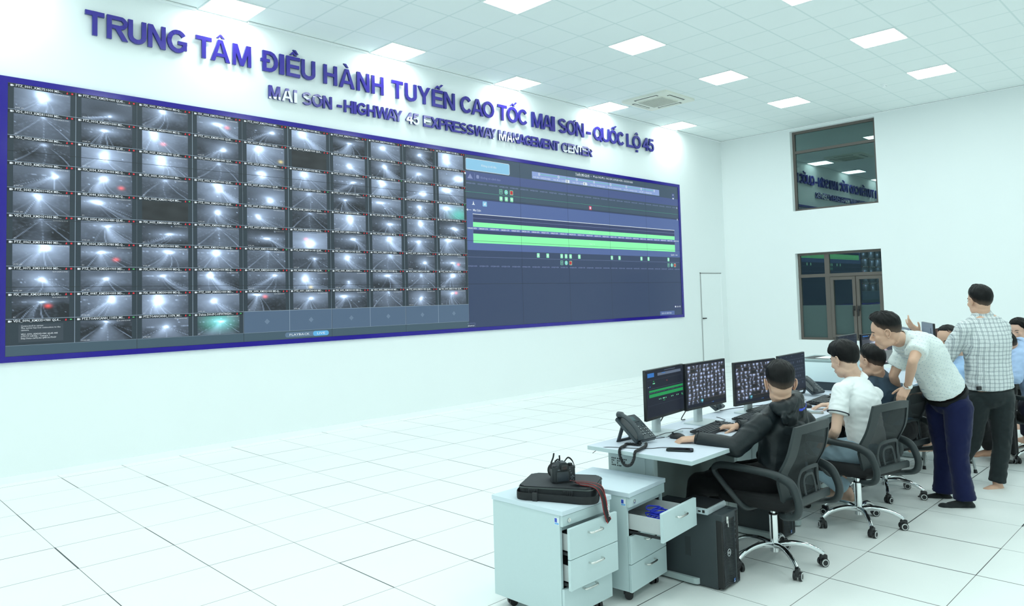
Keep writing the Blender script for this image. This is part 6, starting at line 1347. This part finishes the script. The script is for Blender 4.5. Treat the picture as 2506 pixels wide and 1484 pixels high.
def soft(a, per): return g.m('SUBTRACT', 1.65, g.m('MULTIPLY', g.m('ABSOLUTE', g.m('SUBTRACT', g.m('FRACT', g.m('DIVIDE', g.m('ADD', a, wob), per)), .5)), 6.2), clamp=True)
dk = g.m('ADD', g.m('MULTIPLY', soft(ux, .036), .45), g.m('MULTIPLY', soft(uz, .033), .45)); col = g.mix(dk, srgb(234, 240, 240), srgb(80, 92, 108))
wt_ = g.m('MAXIMUM', band(ux, .036, 0, .030), band(uz, .033, 0, .035)); col = g.mix(g.m('MULTIPLY', wt_, .85), col, srgb(225, 235, 235)); tn = g.m('MAXIMUM', band(ux, .036, .5, .03), band(uz, .033, .5, .035)); col = g.mix(g.m('MULTIPLY', tn, .5), col, srgb(120, 128, 138))
g.l(col, b.inputs['Base Color'])
char_m = cloth('charcoal_trousers', (34, 42, 44), bump=.3, var=.08)
J = dict(pel=at(2423, 957, 6.18), waist=at(2418, 900, 6.18), chest=at(2413, 832, 6.18), neck=at(2404, 774, 6.2), head=at(2397, 738, 6.2), shl=at(2362, 806, 6.16), shr=at(2450, 804, 6.20), ell=at(2311, 882, 6.30), wrl=at(2248, 813, 6.52), elr=at(2452, 878, 6.50), wrr=at(2392, 880, 6.40),
         hipl=at(2393, 975, 6.18), hipr=at(2450, 975, 6.14), knl=at(2378, 1085, 6.22), knr=at(2452, 1085, 6.12), anl=at(2315, 1178, 6.28), anr=at(2440, 1184, 6.10), toel=LFT*1+AWY*.4, toer=LFT*.85-AWY*.2+V(0, 0, 0),
         hf=(AWY*1.0+LFT*.10-UP*.03), hu=UP, bw=1.22, bd=1.25, arm=1.1, hk=1.06,
         handl=(LFT*.72+UP*.66, LFT*.6-UP*.72-AWY*.2, AWY*-.9, dict(curl=(.08, .35, .5, .4), spread=.28, thumb=.1)), handr=(-LFT*.2-AWY*.9+UP*.2, -UP*.6-LFT*.4, UP, dict(curl=(.3, .3, .3, .3))))
t, base, Bh, sd_ = person('standing man in a grey checked long-sleeved shirt and charcoal trousers, back to the viewer, barefoot', J, skin1, 'short', hair_k,
    dict(mat=plaid, sleeve=1.80, loose=.020, wr=.0048, wf=6, zs=2.0, hem=-.15), dict(mat=char_m, loose=.012, len=.96, cuff=.062, wr=.005, wf=10, rise=.05), face=True, voxel=.0065)
bm = bmesh.new(); c = J['pel'].lerp(J['waist'], .72)-base; box(bm, -.022, .022, -.010, .010, -.018, .014, bev=.005, M=Matrix.Translation(c-AWY*.105+LFT*.155-UP*.10) @ Matrix.Rotation(math.radians(-25), 4, 'Z')); obj('belt_pouch', bm, plast, t)
wd = (J['wrr']-J['elr']).normalized(); bm = bmesh.new(); w0 = J['wrr']-wd*.03-base; tube(bm, [w0-wd*.012, w0+wd*.012], .032, 20); obj('wristwatch', bm, plast, t, smooth=True)
# ---- 6: man in pale blue on the folding stool
pblue = cloth('shirt_pale_blue', (160, 194, 232), bump=.12, var=.04)
J = dict(pel=V(6.42, -6.48, .58), neck=at(2350, 878, 7.0), head=at(2320, 832, 6.90), shl=at(2352, 915, 6.72), shr=at(2330, 890, 7.2), ell=at(2315, 970, 6.6), wrl=at(2250, 962, 6.75), elr=at(2290, 950, 7.2), wrr=at(2245, 940, 7.2),
         hipl=V(6.38, -6.53, .56), hipr=V(6.50, -6.40, .56), knl=at(2240, 1010, 6.55), knr=at(2235, 985, 6.9), anl=at(2268, 1085, 6.75), anr=at(2262, 1078, 6.95), toel=LFT, toer=LFT,
         hf=(LFT*.87-AWY*.48-UP*.38), hu=UP, bw=1.02, hk=1.12,
         handl=(LFT, UP, AWY), handr=(LFT, UP, -AWY))
person('man in pale blue shirt on the stool, face half hidden by the checked sleeve', J, skin1, 'thin', hair_g,
    dict(mat=pblue, sleeve=1.85, loose=.020, wr=.006, voxel=.010), dict(mat=black_t, voxel=.011, len=.9), face=True, voxel=.0075)
# ---- 7: woman at the far right
J = dict(pel=at(2520, 925, 8.3), neck=at(2512, 845, 8.25), head=at(2494, 808, 8.2), shl=at(2478, 875, 8.1), shr=at(2545, 875, 8.4), ell=at(2470, 925, 8.0), wrl=at(2440, 940, 8.0), elr=at(2550, 930, 8.4), wrr=at(2520, 950, 8.2),
         hipl=at(2505, 930, 8.2), hipr=at(2535, 930, 8.4), knl=at(2470, 935, 8.0), knr=at(2500, 940, 8.2), anl=at(2475, 1030, 8.0), anr=at(2505, 1035, 8.2), toel=LFT, toer=LFT,
         hf=(LFT*.92-AWY*.35-UP*.34), hu=UP, bw=.85, hk=1.02)
person('woman with short black hair looking down at the right edge of the picture', J, skin4, 'long', hair_k,
    dict(mat=cloth('blouse_black', (24, 24, 28)), sleeve=1.8, voxel=.010), dict(mat=black_t, voxel=.011), face=True, voxel=.0075, hands=())
# ---- 8: person in light blue, back to the viewer, right edge
lblue = cloth('shirt_light_blue', (168, 192, 226), bump=.12, var=.04); nav2 = cloth('trousers_dark_navy', (24, 28, 48))
J = dict(pel=at(2545, 1000, 6.95), neck=at(2497, 846, 6.95), head=at(2462, 846, 6.92), chest=at(2522, 885, 6.95), shl=at(2492, 872, 6.80), shr=at(2512, 850, 7.15), ell=at(2484, 925, 6.7), wrl=at(2474, 905, 6.9), elr=at(2500, 900, 7.3), wrr=at(2470, 900, 7.3),
         hipl=at(2525, 1005, 6.9), hipr=at(2570, 1005, 7.0), knl=at(2512, 990, 7.4), knr=at(2550, 995, 7.5), anl=at(2512, 1070, 7.5), anr=at(2550, 1070, 7.5), toel=AWY, toer=AWY,
         hf=(LFT*.6+AWY*.6-UP*.5), hu=UP+LFT*.4, bw=1.05, hk=1.0)
person('person in a light blue shirt seated at the right edge, cut off by the picture', J, skin1, 'short', hair_k,
    dict(mat=lblue, sleeve=1.7, loose=.022, wr=.006, voxel=.010), dict(mat=nav2, voxel=.011), face=False, voxel=.008, hands=())
# ---- 9: brown-haired woman behind the grey monitor back
J = dict(pel=at(2318, 925, 7.9), neck=at(2312, 868, 7.9), head=at(2300, 836, 7.85), shl=at(2285, 885, 7.8), shr=at(2335, 885, 8.0), ell=at(2280, 915, 7.7), wrl=at(2270, 920, 7.6), elr=at(2340, 920, 8.0), wrr=at(2310, 925, 7.9),
         hipl=at(2308, 930, 7.85), hipr=at(2330, 930, 7.95), knl=at(2290, 935, 7.7), knr=at(2310, 938, 7.8), anl=at(2295, 1010, 7.7), anr=at(2310, 1010, 7.8), toel=LFT, toer=LFT,
         hf=(LFT*1+AWY*.1-UP*.2), hu=UP, bw=.8, hk=.95)
person('brown-haired person partly hidden behind the grey back of a far monitor', J, skin3, 'full', hair_b,
    dict(mat=pblue, sleeve=1.8, voxel=.011), dict(mat=black_t, voxel=.012), face=True, voxel=.008, hands=())
# ---- 10: person squatting barefoot beyond the checked shirt
J = dict(pel=at(2430, 1030, 7.25), neck=at(2440, 950, 7.3), head=at(2436, 915, 7.3), shl=at(2412, 970, 7.2), shr=at(2465, 970, 7.35), ell=at(2405, 1010, 7.1), wrl=at(2405, 1040, 7.05), elr=at(2465, 1010, 7.3), wrr=at(2450, 1040, 7.2),
         hipl=at(2420, 1038, 7.2), hipr=at(2445, 1038, 7.3), knl=at(2400, 1040, 6.95), knr=at(2425, 1040, 7.0), anl=at(2425, 1098, 7.0), anr=at(2440, 1095, 7.2), toel=LFT, toer=LFT,
         hf=(LFT*.8+AWY*.5), hu=UP, bw=.85, hk=.9)
person('barefoot person in black trousers crouching beyond the legs of the checked-shirt man', J, skin3, 'short', hair_k,
    dict(mat=black_t, sleeve=1.8, voxel=.011), dict(mat=black_t, voxel=.011, cuff=.065), face=False, voxel=.008)
# ---- far desks, monitors seen from behind, the black coat
make_desk('desk standing beyond the stool, behind the checked-shirt man', 5.9, False)
make_monitor('grey monitor seen nearly edge-on just left of the checked shirt', *at(2276, 830, 7.75)[:2], math.radians(27), .980, 'list', stand=True, back=True)
make_monitor('grey far monitor whose top corner shows beside the raised hand', *at(2220, 830, 8.3)[:2], math.radians(29), .905, 'list', stand=True, back=True)
coat = cloth('coat_black', (20, 22, 24))
t = thing('draped_coat', 'long black coat hanging straight down behind the checked-shirt man', 'coat', tuple(at(2480, 1112, 6.95)[:2])+(0,), 0)
bm = bmesh.new()
B3 = lambda u, z, o: LFT*(-u)+AWY*o+UP*z
prof = [(.10, .062), (.30, .060), (.50, .056), (.70, .052), (.82, .046), (.90, .036), (.95, .02)]
rings = []
for z_, h_ in prof:
    ring = []
    for i in range(28):
        a = 2*PI*i/28; ring.append(bm.verts.new(B3(-.055+math.cos(a)*h_*1.25, z_, math.sin(a)*.10+.012*math.sin(a*5+z_*3))))
    rings.append(ring)
for A, Bq in zip(rings, rings[1:]):
    for i in range(28): vface(bm, [A[i], A[(i+1) % 28], Bq[(i+1) % 28], Bq[i]])
vface(bm, rings[0][::-1]); vface(bm, rings[-1]); obj('cloth', bm, coat, t, smooth='all')
bm = bmesh.new(); tube(bm, [B3(-.055, 0, 0), B3(-.055, .9, 0)], .012, 10); tube(bm, [B3(-.055, 0, 0), B3(-.055, .02, 0)], .05, 24); obj('stand_pole', bm, plast, t)
